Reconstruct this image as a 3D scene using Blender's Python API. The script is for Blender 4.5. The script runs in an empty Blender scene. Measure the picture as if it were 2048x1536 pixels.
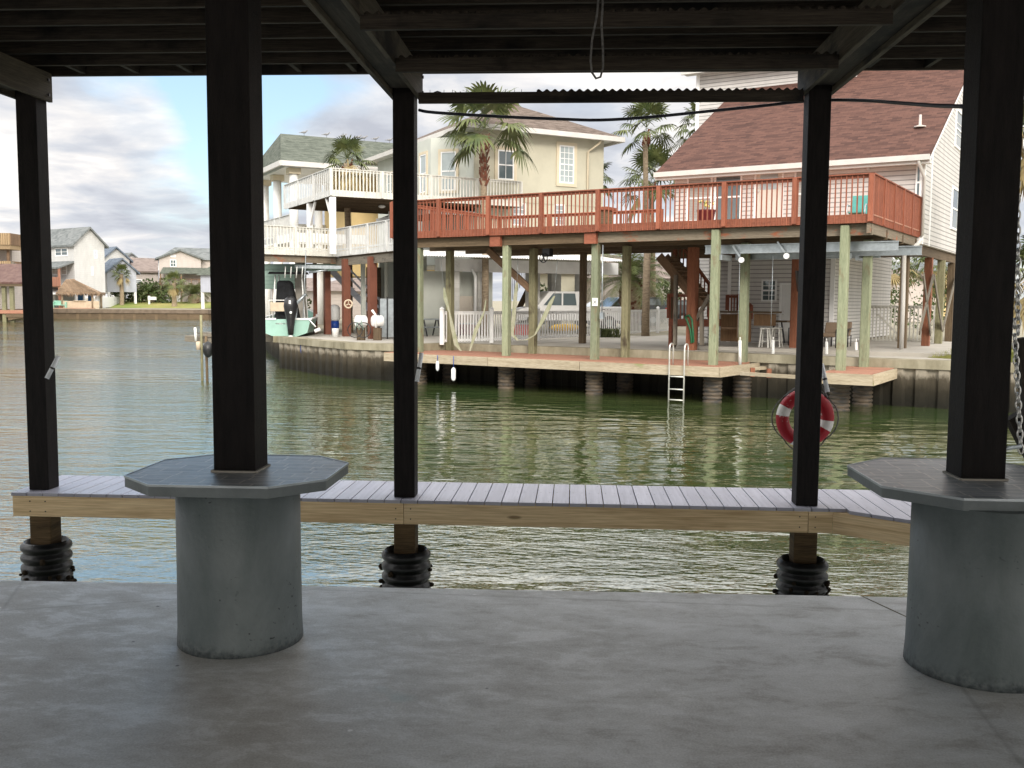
import bpy, bmesh, math, random
from mathutils import Vector, Matrix
from mathutils.geometry import tessellate_polygon
R = random.Random(7)
rad = math.radians
sc = bpy.context.scene
COL = sc.collection
V = Vector
# ---------------------------------------------------------------- camera model
FPX = 1960.0
YAW = rad(3.56); PITCH = math.atan(168 / FPX); ROLL = 0.0068; EYE = 1.53
CAM = V((0, 0, EYE))
c_f = V((-math.sin(YAW) * math.cos(PITCH), math.cos(YAW) * math.cos(PITCH), -math.sin(PITCH)))
c_r = V((math.cos(YAW), math.sin(YAW), 0)); c_u = c_r.cross(c_f)
c_R = c_r * math.cos(ROLL) + c_u * math.sin(ROLL)
c_U = c_u * math.cos(ROLL) - c_r * math.sin(ROLL)
FH = V((-math.sin(YAW), math.cos(YAW), 0))
def ray(px, py): return c_f + c_R * ((px - 1024) / FPX) - c_U * ((py - 768) / FPX)
def G(px, py, z):                                   # point of the ray at height z
    d = ray(px, py); return CAM + d * ((z - EYE) / d.z)
def P(px, py, Z):                                   # point of the ray at horizontal depth Z
    d = ray(px, py); return CAM + d * (Z / d.dot(FH))
class Fr:                                           # a local frame: origin, two horizontal axes
    def __init__(s, o, eu, ev): s.o = V((o[0], o[1], 0)); s.u = V(eu).normalized(); s.v = V(ev).normalized()
    def p(s, u, v, z=0): return s.o + s.u * u + s.v * v + V((0, 0, z))
    def nv(s, px, py, v):                           # (u, z) where the ray meets the plane v = const
        d = ray(px, py); k = (v - (CAM - s.o).dot(s.v)) / d.dot(s.v); q = CAM + d * k; return (q - s.o).dot(s.u), q.z
    def nu(s, px, py, u):
        d = ray(px, py); k = (u - (CAM - s.o).dot(s.u)) / d.dot(s.u); q = CAM + d * k; return (q - s.o).dot(s.v), q.z
def camdir(deg):                                    # horizontal direction, deg right of the view axis
    a = rad(deg) - YAW; return V((math.sin(a), math.cos(a), 0))
W = Fr((0, 0), (1, 0, 0), (0, 1, 0))
_B = P(1745, 347, 27)
N = Fr(_B, -camdir(122), camdir(32))                # the neighbour's red deck: u to the left, v away
_C = P(950, 600, 48)
K = Fr(_C, camdir(62), camdir(-28))                 # the cream house: u right along its long wall, v away to the left
ZW = -1.5                                           # water level
ZG = -0.15                                          # neighbour's ground

# ---------------------------------------------------------------- mesh builder
class MB:
    def __init__(s): s.v = []; s.f = []; s.g = []; s.sm = []; s.off = []
    def face(s, idx, g=None, sm=False, off=(0, 0)): s.f.append(idx); s.g.append(g); s.sm.append(sm); s.off.append(off)
    def add(s, pts): n = len(s.v); s.v += [V(p) for p in pts]; return n
    def hexa(s, p, g=None):
        n = s.add(p); o = (R.uniform(0, 9), R.uniform(0, 9))
        for q in ((0, 3, 2, 1), (4, 5, 6, 7), (0, 1, 5, 4), (1, 2, 6, 5), (2, 3, 7, 6), (3, 0, 4, 7)):
            s.face([n + i for i in q], g, False, o)
        return s
    def bf(s, fr, u0, u1, v0, v1, z0, z1, g=None):
        P_ = fr.p; return s.hexa([P_(u0, v0, z0), P_(u1, v0, z0), P_(u1, v1, z0), P_(u0, v1, z0),
                       P_(u0, v0, z1), P_(u1, v0, z1), P_(u1, v1, z1), P_(u0, v1, z1)], g)
    def box(s, c, d, g=None):
        c = V(c); return s.bf(W, c.x - d[0] / 2, c.x + d[0] / 2, c.y - d[1] / 2, c.y + d[1] / 2, c.z - d[2] / 2, c.z + d[2] / 2, g)
    def bar(s, a, b, w, h, up=(0, 0, 1)):           # square bar from a to b: w sideways, h along 'up'
        a = V(a); b = V(b); d = (b - a).normalized(); up = V(up)
        if abs(d.dot(up.normalized())) > .98: up = V((0, 1, 0))
        x = d.cross(up).normalized() * (w / 2); y = x.cross(d).normalized() * (h / 2)
        return s.hexa([a - x - y, b - x - y, b + x - y, a + x - y, a - x + y, b - x + y, b + x + y, a + x + y], d)
    def tube(s, pts, r, n=8, cap=True, closed=False):
        pts = [V(p) for p in pts]; m = len(pts); rr = r if isinstance(r, (list, tuple)) else [r] * m
        base = []; px = None
        for i, p in enumerate(pts):
            a = pts[(i - 1) % m] if (i or closed) else p; b = pts[(i + 1) % m] if (i < m - 1 or closed) else p
            d = (b - a).normalized()
            if px is None: px = d.cross(V((0, 0, 1))) if abs(d.z) < .9 else d.cross(V((1, 0, 0)))
            px = (px - d * px.dot(d)).normalized(); py = d.cross(px)
            base.append(s.add([p + (px * math.cos(6.2832 * k / n) + py * math.sin(6.2832 * k / n)) * rr[i] for k in range(n)]))
        for i in range(m if closed else m - 1):
            a, b = base[i], base[(i + 1) % m]
            for k in range(n): s.face([a + k, a + (k + 1) % n, b + (k + 1) % n, b + k], V((0, 0, 1)), True)
        if cap and not closed:
            s.face([base[0] + k for k in range(n)]); s.face([base[-1] + k for k in reversed(range(n))])
        return s
    def lathe(s, c, prof, n=24, cap=True):           # prof: (radius, z)
        c = V(c); base = [s.add([c + V((r * math.cos(6.2832 * k / n), r * math.sin(6.2832 * k / n), z)) for k in range(n)]) for r, z in prof]
        for a, b in zip(base, base[1:]):
            for k in range(n): s.face([a + k, a + (k + 1) % n, b + (k + 1) % n, b + k], V((0, 0, 1)), True)
        if cap: s.face([base[0] + k for k in reversed(range(n))]); s.face([base[-1] + k for k in range(n)])
        return s
    def poly(s, pts, ext=None, g=None):              # flat polygon, optionally extruded by vector ext
        pts = [V(p) for p in pts]; n = len(pts); a = s.add(pts)
        if ext is None: s.face([a + i for i in range(n)], g); return s
        b = s.add([p + V(ext) for p in pts]); o = (R.uniform(0, 9), R.uniform(0, 9))
        tr = tessellate_polygon([pts]) if n > 4 else None
        if tr:
            for t in tr: s.face([a + i for i in t], g, False, o); s.face([b + i for i in reversed(t)], g, False, o)
        else: s.face([a + i for i in reversed(range(n))], g, False, o); s.face([b + i for i in range(n)], g, False, o)
        for i in range(n): s.face([a + i, a + (i + 1) % n, b + (i + 1) % n, b + i], g, False, o)
        return s
    def ball(s, c, r, n=10, m=7, sq=(1, 1, 1)):
        c = V(c); rows = []
        for j in range(m + 1):
            t = math.pi * j / m
            rows.append(s.add([c + V((r * sq[0] * math.sin(t) * math.cos(6.2832 * k / n), r * sq[1] * math.sin(t) * math.sin(6.2832 * k / n), r * sq[2] * math.cos(t))) for k in range(n)]))
        for a, b in zip(rows, rows[1:]):
            for k in range(n): s.face([a + k, b + k, b + (k + 1) % n, a + (k + 1) % n], None, True)
        return s
    def build(s, name, mat, parent=None, bevel=0, fixn=True):
        org = V(ORG.get(parent.name, (0, 0, 0))) if parent else V((0, 0, 0))
        if parent is None:                           # a top-level mesh gets its origin at its base
            lo = [min(v[i] for v in s.v) for i in range(3)]; hi = [max(v[i] for v in s.v) for i in range(3)]
            org = V(((lo[0] + hi[0]) / 2, (lo[1] + hi[1]) / 2, lo[2]))
        me = bpy.data.meshes.new(name)
        me.from_pydata([v - org for v in s.v], [], s.f)
        uv = me.uv_layers.new(name='UVMap').data
        for p, g, sm, of in zip(me.polygons, s.g, s.sm, s.off):
            p.use_smooth = sm; nn = p.normal; t = None
            if g is not None and abs(g.dot(nn)) < .9: t = (g - nn * g.dot(nn)).normalized()
            if t is None:
                t = V((0, 0, 1)).cross(nn)
                if t.length < .05: t = V((1, 0, 0)) if g is None else V((1, 0, 0)) - nn * nn.x
                t.normalize()
            b = nn.cross(t)
            for li in p.loop_indices:
                co = s.v[me.loops[li].vertex_index]; uv[li].uv = (co.dot(t) + of[0], co.dot(b) + of[1])
        if fixn:
            bm = bmesh.new(); bm.from_mesh(me); bmesh.ops.recalc_face_normals(bm, faces=bm.faces); bm.to_mesh(me); bm.free()
        me.materials.append(mat)
        o = bpy.data.objects.new(name, me); COL.objects.link(o)
        if parent: o.parent = parent; ORG[o.name] = org
        else: o.location = org; ORG[o.name] = org
        if bevel:
            m = o.modifiers.new('b', 'BEVEL'); m.width = bevel; m.segments = 2; m.limit_method = 'ANGLE'
        return o
ORG = {}
def tag(o, label=None, cat=None, group=None, kind=None):
    for k, v in (('label', label), ('category', cat), ('group', group), ('kind', kind)):
        if v: o[k] = v
    return o
def thing(name, label, cat, loc, group=None):
    o = bpy.data.objects.new(name, None); COL.objects.link(o); o.location = V(loc); o.empty_display_size = .2
    ORG[o.name] = V(loc); return tag(o, label, cat, group)
def dup(root, loc, rz=None, label=None, sc_=None):
    def cp(o, par):
        c = o.copy(); COL.objects.link(c); c.parent = par
        for ch in list(o.children): cp(ch, c)
        return c
    c = cp(root, None); c.location = V(loc)
    if rz is not None: c.rotation_euler.z = rz
    if sc_: c.scale = (sc_, sc_, sc_)
    if label: c['label'] = label
    return c

# ---------------------------------------------------------------- materials
class NT:
    def __init__(s, name):
        s.m = bpy.data.materials.new(name); s.m.use_nodes = True; s.t = s.m.node_tree; s.b = s.t.nodes['Principled BSDF']
    def n(s, k, **kw):
        o = s.t.nodes.new(k)
        for a, v in kw.items():
            if a in o.inputs.keys() or a.replace('_', ' ') in o.inputs.keys():
                o.inputs[a if a in o.inputs.keys() else a.replace('_', ' ')].default_value = v
            else: setattr(o, a, v)
        return o
    def l(s, a, b): s.t.links.new(a, b)
    def co(s, kind='Object', scale=(1, 1, 1), rot=(0, 0, 0)):
        c = s.n('ShaderNodeTexCoord'); m = s.n('ShaderNodeMapping'); s.l(c.outputs[kind], m.inputs[0])
        m.inputs['Scale'].default_value = scale; m.inputs['Rotation'].default_value = rot; return m.outputs[0]
    def noise(s, vec, scale, detail=5, rough=.6, dist=0):
        o = s.n('ShaderNodeTexNoise', Scale=scale, Detail=detail, Roughness=rough, Distortion=dist); s.l(vec, o.inputs['Vector']); return o.outputs[0]
    def ramp(s, fac, stops, interp='LINEAR'):
        r = s.n('ShaderNodeValToRGB'); r.color_ramp.interpolation = interp; e = r.color_ramp.elements
        while len(e) < len(stops): e.new(.5)
        for el, (p, c) in zip(e, stops): el.position = p; el.color = (*c, 1) if len(c) == 3 else c
        s.l(fac, r.inputs[0]); return r.outputs[0]
    def mix(s, fac, a, b, mode='MIX'):
        m = s.n('ShaderNodeMix', data_type='RGBA', blend_type=mode)
        for sock, val in ((m.inputs[0], fac), (m.inputs[6], a), (m.inputs[7], b)):
            if isinstance(val, (int, float)): sock.default_value = val
            elif isinstance(val, (tuple, list)): sock.default_value = (*val, 1)
            else: s.l(val, sock)
        return m.outputs[2]
    def math(s, op, a, b=0, clamp=False):
        m = s.n('ShaderNodeMath', operation=op, use_clamp=clamp)
        for i, val in enumerate((a, b)):
            if isinstance(val, (int, float)): m.inputs[i].default_value = val
            else: s.l(val, m.inputs[i])
        return m.outputs[0]
    def bump(s, h, dist=.01, strength=1, chain=None):
        b = s.n('ShaderNodeBump', Strength=strength, Distance=dist); s.l(h, b.inputs['Height'])
        if chain: s.l(chain, b.inputs['Normal'])
        s.l(b.outputs[0], s.b.inputs['Normal']); return b.outputs[0]
    def fin(s, col=None, rough=.7, metal=0, spec=.3):
        if col is not None:
            if isinstance(col, (tuple, list)): s.b.inputs['Base Color'].default_value = (*col, 1)
            else: s.l(col, s.b.inputs['Base Color'])
        if isinstance(rough, (int, float)): s.b.inputs['Roughness'].default_value = rough
        else: s.l(rough, s.b.inputs['Roughness'])
        s.b.inputs['Metallic'].default_value = metal; s.b.inputs['Specular IOR Level'].default_value = spec
        return s.m
def dk(c, k): return tuple(x * k for x in c)
def plain(name, c, var=.18, scale=4, rough=.65, metal=0, spec=.3, bump=0, bs=40, c2=None, coord='Object', stretch=(1, 1, 1)):
    t = NT(name); vec = t.co(coord, stretch); f = t.noise(vec, scale, 6)
    col = t.ramp(f, [(.3, c2 or dk(c, 1 - 2 * var)), (.62, c)])
    if bump: t.bump(t.noise(vec, bs, 4), bump, 1)
    return t.fin(col, rough, metal, spec)
def wood(name, c1, c2, c3=None, rough=.75, us=1.0, vs=22, bump=.002, spec=.25, patch=None, knots=False):
    t = NT(name); vec = t.co('UV', (us, vs, 1)); w = t.noise(vec, 1.0, 7, .62, .35)
    col = t.ramp(w, [(.28, c1), (.5, c2), (.72, c3 or c2)])
    tone = t.noise(t.co('UV', (.05, .37, 1)), 1.0, 1); col = t.mix(1, col, t.ramp(tone, [(.34, (.68, .68, .70)), (.66, (1.25, 1.22, 1.2))]), 'MULTIPLY')
    fine = t.noise(t.co('UV', (us * 6, vs * 6, 1)), 1.0, 3)
    col = t.mix(.35, col, t.ramp(fine, [(.35, dk(c1, .7)), (.65, dk(c3 or c2, 1.15))]))
    if patch:
        f = t.ramp(t.noise(t.co('UV', (patch[1], patch[1] * 1.6, 1)), 1, 6, .65), [(patch[2], (0, 0, 0)), (patch[2] + .12, (1, 1, 1))])
        col = t.mix(f, col, patch[0])
    if knots:
        v = t.n('ShaderNodeTexVoronoi', Scale=1.0); t.l(t.co('UV', (1.5, 5.5, 1)), v.inputs['Vector'])
        f = t.ramp(v.outputs['Distance'], [(.0, (1, 1, 1)), (.09, (.8, .8, .8)), (.13, (0, 0, 0))])
        f2 = t.ramp(v.outputs['Color'], [(.55, (0, 0, 0)), (.6, (1, 1, 1))])
        col = t.mix(t.mix(1, f, f2, 'MULTIPLY'), col, dk(c1, .45))
    t.bump(w, bump, 1); return t.fin(col, rough, 0, spec)
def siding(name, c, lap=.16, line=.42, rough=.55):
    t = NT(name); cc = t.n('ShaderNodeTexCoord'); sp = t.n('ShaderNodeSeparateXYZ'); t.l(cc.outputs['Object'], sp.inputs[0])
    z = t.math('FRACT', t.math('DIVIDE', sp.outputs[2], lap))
    lap_shade = t.ramp(z, [(0, (1, 1, 1)), (.16, (1, 1, 1)), (.24, (0, 0, 0))])  # shadow line under each lap, painted into the colour
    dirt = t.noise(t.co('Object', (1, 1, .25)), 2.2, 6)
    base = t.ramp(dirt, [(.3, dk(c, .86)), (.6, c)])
    col = t.mix(lap_shade, base, dk(c, line)); t.bump(z, .02, 1); return t.fin(col, rough)
def shingle(name, c1, c2, c3, w=.33, h=.14, rough=.9):
    t = NT(name); vec = t.co('UV')
    b = t.n('ShaderNodeTexBrick', offset=.5, Scale=1.0, Mortar_Size=.006, Bias=0.0, Brick_Width=w, Row_Height=h)
    t.l(vec, b.inputs['Vector']); b.inputs['Color1'].default_value = (0, 0, 0, 1); b.inputs['Color2'].default_value = (1, 1, 1, 1); b.inputs['Mortar'].default_value = (.0, .0, .0, 1)
    big = t.noise(vec, 1.1, 4); m = t.mix(.35, b.outputs['Color'], big)
    col = t.ramp(m, [(.12, c1), (.4, c2), (.75, c3)])
    g = t.noise(vec, 60, 3); col = t.mix(.25, col, t.ramp(g, [(.3, dk(c1, .6)), (.7, c3)]))
    t.bump(b.outputs['Fac'], .01, .6); return t.fin(col, rough, 0, .15)

M = {}
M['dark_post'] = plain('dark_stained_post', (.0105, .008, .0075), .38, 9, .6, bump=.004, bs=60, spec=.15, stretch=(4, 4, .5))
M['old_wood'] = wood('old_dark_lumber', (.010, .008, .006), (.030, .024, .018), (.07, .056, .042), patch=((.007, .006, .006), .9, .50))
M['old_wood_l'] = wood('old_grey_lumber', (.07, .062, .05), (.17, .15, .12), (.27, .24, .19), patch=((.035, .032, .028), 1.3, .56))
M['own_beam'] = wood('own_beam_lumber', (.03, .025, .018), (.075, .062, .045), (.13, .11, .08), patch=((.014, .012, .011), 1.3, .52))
M['wet_pile'] = wood('weathered_post_base', (.02, .014, .008), (.10, .065, .03), (.17, .115, .06), vs=14)
M['sleeve'] = plain('black_rubber_sleeve', (.012, .013, .015), .3, 8, .35, spec=.5, bump=.003)
M['barn'] = plain('barnacle_crust', (.05, .035, .02), .4, 20, .95, bump=.02, bs=30)
M['pine'] = wood('new_pine_board', (.44, .29, .14), (.74, .56, .33), (.82, .66, .42), rough=.65, us=.45, vs=11, bump=.001, knots=True)
def _comp():
    t = NT('lavender_composite_deck'); cc = t.co('UV', (1.5, 30, 1)); f = t.noise(cc, 1, 5)
    rv = t.n('ShaderNodeObjectInfo'); col = t.ramp(f, [(.3, (.30, .30, .36)), (.7, (.42, .42, .49))]); col = t.mix(1, col, t.ramp(t.noise(t.co('UV', (.05, .37, 1)), 1.0, 1), [(.34, (.80, .80, .82)), (.66, (1.15, 1.14, 1.12))]), 'MULTIPLY')
    st = t.noise(t.co('Object', (3, 3, 3)), 1, 6, .7); col = t.mix(t.ramp(st, [(.52, (0, 0, 0)), (.7, (.5, .5, .5))]), col, (.26, .26, .29))
    t.bump(f, .0015, 1); return t.fin(col, .42, 0, .5)
M['composite'] = _comp()
def _conc():
    t = NT('patio_concrete'); o = t.co('Object')
    a = t.noise(o, .55, 8, .62, .5); b = t.noise(t.co('Object', (1.0, 1.8, 1), (0, 0, .25)), 3.4, 12, .74, .3); c = t.noise(o, 14, 6, .7)
    col = t.ramp(a, [(.34, (.52, .51, .475)), (.5, (.64, .64, .61)), (.66, (.74, .75, .73))])
    col = t.mix(t.ramp(b, [(.50, (0, 0, 0)), (.60, (.85, .85, .85))]), col, (.86, .87, .87))
    col = t.mix(t.ramp(b, [(.36, (.8, .8, .8)), (.48, (0, 0, 0))]), col, (.40, .375, .34))
    col = t.mix(.25, col, t.ramp(c, [(.3, (.2, .19, .18)), (.7, (.5, .5, .49))]))
    v = t.n('ShaderNodeTexVoronoi', Scale=4.5); t.l(t.mix(.06, o, t.n('ShaderNodeTexNoise', Scale=5.).outputs['Color']), v.inputs['Vector'])
    sp = t.ramp(v.outputs['Distance'], [(.03, (1, 1, 1)), (.05, (0, 0, 0))]); sc2 = t.ramp(v.outputs['Color'], [(.4, (.03, .03, .03)), (.5, (.85, .85, .83))], 'CONSTANT')
    col = t.mix(sp, col, sc2)
    gr = t.noise(t.co('Object'), 120, 2); col = t.mix(.22, col, t.ramp(gr, [(.35, (.25, .24, .22)), (.65, (.80, .80, .78))]))
    vc = t.n('ShaderNodeTexVoronoi', Scale=.32, feature='DISTANCE_TO_EDGE'); t.l(t.mix(.10, o, t.n('ShaderNodeTexNoise', Scale=1.3, Detail=6.).outputs['Color']), vc.inputs['Vector'])
    ck = t.ramp(vc.outputs['Distance'], [(.0, (.3, .3, .3)), (.001, (.18, .18, .18)), (.0018, (0, 0, 0))]); col = t.mix(ck, col, (.16, .15, .135))
    bl = t.noise(t.co('Object', (1, 1, 1), (0, 0, 1)), 1.1, 3); col = t.mix(t.ramp(bl, [(.70, (0, 0, 0)), (.74, (.35, .35, .35))]), col, (.42, .58, .58))
    t.bump(c, .0015, 1, t.bump(b, .002, 1)); return t.fin(col, t.ramp(b, [(.3, (.62,) * 3), (.7, (.42,) * 3)]), 0, .45)
M['patio'] = _conc()
def _ped():
    t = NT('slate_blue_pedestal_paint'); o = t.co('Object', (1, 1, .5)); a = t.noise(o, 2.5, 7, .65, .3)
    col = t.ramp(a, [(.36, (.105, .13, .13)), (.5, (.145, .172, .175)), (.66, (.20, .228, .23))])
    sep = t.n('ShaderNodeSeparateXYZ'); t.l(t.co('Object'), sep.inputs[0])
    st = t.noise(t.co('Object', (6, 6, .6)), 1, 5); col = t.mix(t.ramp(st, [(.5, (0, 0, 0)), (.75, (.35, .35, .35))]), col, (.19, .215, .215))
    v = t.n('ShaderNodeTexVoronoi', Scale=26.); t.l(t.mix(.12, t.co('Object', (1, 1, 1.6)), t.n('ShaderNodeTexNoise', Scale=9.).outputs['Color']), v.inputs['Vector'])
    cl = t.ramp(t.noise(t.co('Object'), 3.2, 5, .7), [(.52, (0, 0, 0)), (.62, (1, 1, 1))])
    pit = t.mix(1, t.ramp(v.outputs['Distance'], [(.1, (1, 1, 1)), (.2, (0, 0, 0))]), cl, 'MULTIPLY')
    col = t.mix(pit, col, (.03, .035, .035))
    foot = t.ramp(t.math('ADD', sep.outputs[2], t.math('MULTIPLY', t.noise(t.co('Object'), 9, 5), .16)), [(.08, (1, 1, 1)), (.15, (0, 0, 0))])
    rg = t.noise(t.co('Object'), 45, 4); col = t.mix(foot, col, t.ramp(rg, [(.35, (.04, .05, .055)), (.65, (.17, .19, .19))]))
    t.bump(rg, .008, t.math('MULTIPLY', foot, 1) if False else .25, t.bump(a, .006, 1)); return t.fin(col, .5, 0, .4)
M['pedestal'] = _ped()
def _slate():
    t = NT('slate_tile_top'); o = t.co('Object', (1, 1, 1), (0, 0, .0))
    b = t.n('ShaderNodeTexBrick', offset=.37, Scale=1.0, Mortar_Size=.005, Brick_Width=.17, Row_Height=.085, squash=.7, squash_frequency=3)
    t.l(o, b.inputs['Vector']); b.inputs['Color1'].default_value = (.18, .20, .215, 1); b.inputs['Color2'].default_value = (.42, .44, .45, 1); b.inputs['Mortar'].default_value = (.40, .385, .36, 1)
    n = t.noise(t.co('Object', (2, 7, 1), (0, 0, .5)), 3, 8, .65, 1.2)
    col = t.mix(.45, b.outputs['Color'], t.ramp(n, [(.38, (.13, .15, .16)), (.5, (.30, .32, .335)), (.62, (.55, .55, .55))])); col = t.mix(b.outputs['Fac'], col, (.58, .56, .53))
    t.bump(n, .004, 1, t.bump(b.outputs['Fac'], .003, -.6)); return t.fin(col, .38, 0, .5)
M['slate'] = _slate()
M['slate_edge'] = plain('slate_grey_edge_paint', (.17, .195, .20), .15, 6, .5, bump=.002)
def _water():
    t = NT('canal_water'); o = t.co('Object')
    rg = t.noise(t.co('Object', (.04, .22, 1), (0, 0, .12)), 1, 3, .5)
    a = t.noise(t.co('Object', (1, 1.9, 1), (0, 0, -.62)), 2.9, 3, .5, .2)
    b = t.noise(t.co('Object', (1, 2.6, 1), (0, 0, .45)), 4.6, 2, .5, .15)
    c = t.noise(t.co('Object', (1, 2.2, 1), (0, 0, .1)), 1.15, 2, .5)
    k = t.ramp(rg, [(.42, (.25,) * 3), (.58, (1.0,) * 3)])
    sep = t.n('ShaderNodeSeparateXYZ'); geo = t.n('ShaderNodeNewGeometry'); t.l(geo.outputs['Position'], sep.inputs[0])
    yy = t.math('ADD', sep.outputs[1], t.math('MULTIPLY', t.math('SUBTRACT', rg, .5), 22)); yy = t.math('ADD', yy, t.math('MULTIPLY', sep.outputs[0], .45))
    near = t.ramp(t.math('DIVIDE', yy, 40), [(.26, (1, 1, 1)), (.40, (.12, .12, .12)), (.50, (.02, .02, .02)), (.8, (.02, .02, .02)), (1, (.3, .3, .3))])
    lf_ = t.ramp(t.math('DIVIDE', t.math('ADD', t.math('MULTIPLY', sep.outputs[0], -1), t.math('MULTIPLY', sep.outputs[1], -.10)), 12), [(.12, (0, 0, 0)), (.65, (.45, .45, .45))])
    near = t.math('MAXIMUM', near, lf_)
    k = t.math('MULTIPLY', k, near)
    h = t.math('ADD', t.math('MULTIPLY', a, .062), t.math('MULTIPLY', b, .050))
    h = t.math('ADD', t.math('MULTIPLY', h, k), t.math('MULTIPLY', c, .030))
    d_ = t.noise(t.co('Object', (.5, 1.3, 1), (0, 0, -.2)), 1, 2, .5); h = t.math('ADD', h, t.math('MULTIPLY', d_, .05))
    t.bump(h, 1.0, 1)
    dp = t.noise(t.co('Object', (.12, .12, 1)), 1, 4)
    col = t.ramp(dp, [(.35, (.026, .050, .016)), (.62, (.048, .060, .020))])
    m = t.fin(col, .04, 0, .5); t.b.inputs['IOR'].default_value = 2.3; return m
M['water'] = _water()
M['green_post'] = wood('green_treated_pile', (.13, .15, .09), (.235, .26, .165), (.31, .33, .22), us=1.2, vs=16, patch=((.19, .15, .09), 1.6, .56))
M['olive_post'] = wood('olive_weathered_pile', (.10, .10, .06), (.22, .21, .12), (.30, .28, .17), us=1.2, vs=14, patch=((.06, .045, .03), .8, .55))
M['brown_post'] = plain('red_brown_painted_post', (.17, .062, .038), .12, 3, .6)
M['red_post'] = wood('rust_stained_post', (.13, .05, .03), (.24, .09, .05), (.30, .13, .07), vs=12)
M['red'] = wood('red_deck_stain', (.17, .058, .034), (.27, .090, .052), (.33, .118, .068), rough=.6, vs=8)
M['red_floor'] = wood('faded_red_dock_paint', (.25, .115, .075), (.36, .175, .115), (.42, .225, .155), vs=8, patch=((.36, .25, .16), .7, .6))
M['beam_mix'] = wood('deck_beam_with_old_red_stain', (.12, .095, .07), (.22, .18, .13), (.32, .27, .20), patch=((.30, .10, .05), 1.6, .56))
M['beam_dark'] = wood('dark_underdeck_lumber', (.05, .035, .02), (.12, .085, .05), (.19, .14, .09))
M['fascia'] = wood('bleached_dock_fascia', (.24, .19, .12), (.42, .355, .25), (.52, .455, .34), us=.8, vs=11, patch=((.22, .24, .10), 1.1, .60))
M['stair'] = wood('brown_stair_lumber', (.10, .06, .035), (.20, .125, .075), (.28, .19, .12), vs=10)
M['bar_wood'] = wood('brown_bar_boards', (.12, .065, .03), (.22, .13, .065), (.28, .17, .09), us=.8, vs=14)
M['white'] = plain('white_vinyl', (.84, .84, .83), .05, 3, .4)
M['white_rail'] = plain('white_painted_rail', (.60, .60, .585), .1, 3, .55)
M['cream_rail'] = plain('cream_painted_rail', (.64, .625, .57), .1, 3, .55)
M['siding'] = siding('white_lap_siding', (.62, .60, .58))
M['siding_g'] = siding('pale_grey_lap_siding', (.64, .63, .60), .13)  # slightly paler than the white siding, with narrower laps
M['siding_green'] = siding('sage_green_lap_siding', (.26, .36, .31), .2, .8)
M['siding_far'] = siding('distant_white_siding', (.56, .56, .55), .3, .9)
M['siding_pink'] = siding('distant_pale_pink_siding', (.54, .48, .44), .3, .9)
M['siding_lav'] = siding('distant_pale_lavender_siding', (.48, .50, .57), .3, .9)
M['stucco'] = plain('cream_stucco', (.50, .475, .375), .05, 1.2, .9, bump=.004, bs=60)
M['stucco_y'] = plain('yellow_stucco', (.66, .50, .25), .05, 1.2, .9)
M['stucco_g'] = plain('pale_green_grey_stucco', (.52, .54, .49), .05, 1.2, .9)
M['trim'] = plain('cream_trim', (.62, .54, .40), .05, 2, .7)
M['gutter'] = plain('white_gutter_metal', (.58, .56, .53), .06, 2, .4)
M['brick_white'] = shingle('white_painted_block', (.50, .49, .46), (.58, .57, .54), (.64, .63, .60), .4, .2)
M['sh_red'] = shingle('red_brown_shingles', (.050, .026, .022), (.092, .047, .037), (.135, .068, .052))
M['sh_brown'] = shingle('brown_shingles', (.07, .052, .042), (.125, .095, .078), (.19, .15, .125))
M['sh_green'] = shingle('grey_green_shingles', (.06, .07, .055), (.10, .112, .092), (.145, .158, .13))
M['sh_grey'] = shingle('grey_shingles', (.10, .11, .11), (.15, .165, .165), (.21, .22, .22), .6, .3)
M['sh_blue'] = shingle('blue_grey_shingles', (.08, .10, .13), (.12, .145, .18), (.16, .19, .23), .6, .3)
M['sh_far'] = shingle('taupe_shingles', (.15, .12, .105), (.21, .17, .15), (.26, .21, .19), .6, .3)
M['rust_tin'] = plain('rusty_red_tin', (.13, .075, .06), .25, 1.2, .6, c2=(.07, .03, .025), stretch=(1.6, 1.6, .3))
M['thatch'] = wood('palm_thatch', (.10, .065, .04), (.24, .165, .105), (.38, .28, .19), us=.8, vs=2.5, bump=.05)
M['galv'] = plain('galvanised_steel', (.42, .46, .48), .15, 6, .38, .7, .5)
M['steel'] = plain('stainless_tube', (.62, .61, .58), .1, 6, .3, .8, .5)
M['alum'] = plain('pale_aluminium', (.70, .69, .64), .1, 6, .35, .5, .5)
M['glass'] = NT('window_glass').fin((.10, .13, .14), .06, 0, .9)
M['glass_pale'] = plain('pale_window_glass', (.40, .46, .47), .12, 1.5, .12, 0, .8)  # one pale blue-grey pane colour with faint noise, glossy
M['blind'] = siding('closed_window_blinds', (.45, .46, .44), .06, .6, .3)
M['black'] = plain('black_plastic', (.015, .015, .017), .2, 8, .35, spec=.5)
M['blackcloth'] = plain('black_canvas_cover', (.012, .013, .015), .3, 3, .9, bump=.03, bs=5)
M['cable'] = plain('dark_cable_jacket', (.02, .022, .035), .2, 8, .5)
M['rope'] = plain('grey_rope', (.16, .155, .15), .3, 60, .9)
M['webbing'] = plain('mildewed_yellow_webbing', (.40, .39, .29), .25, 4, .9, c2=(.26, .28, .17))
M['pvc'] = plain('grey_pvc_pipe', (.74, .76, .78), .08, 6, .35)
M['pvc_w'] = plain('white_pvc_pipe', (.78, .78, .75), .06, 6, .35)
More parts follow.
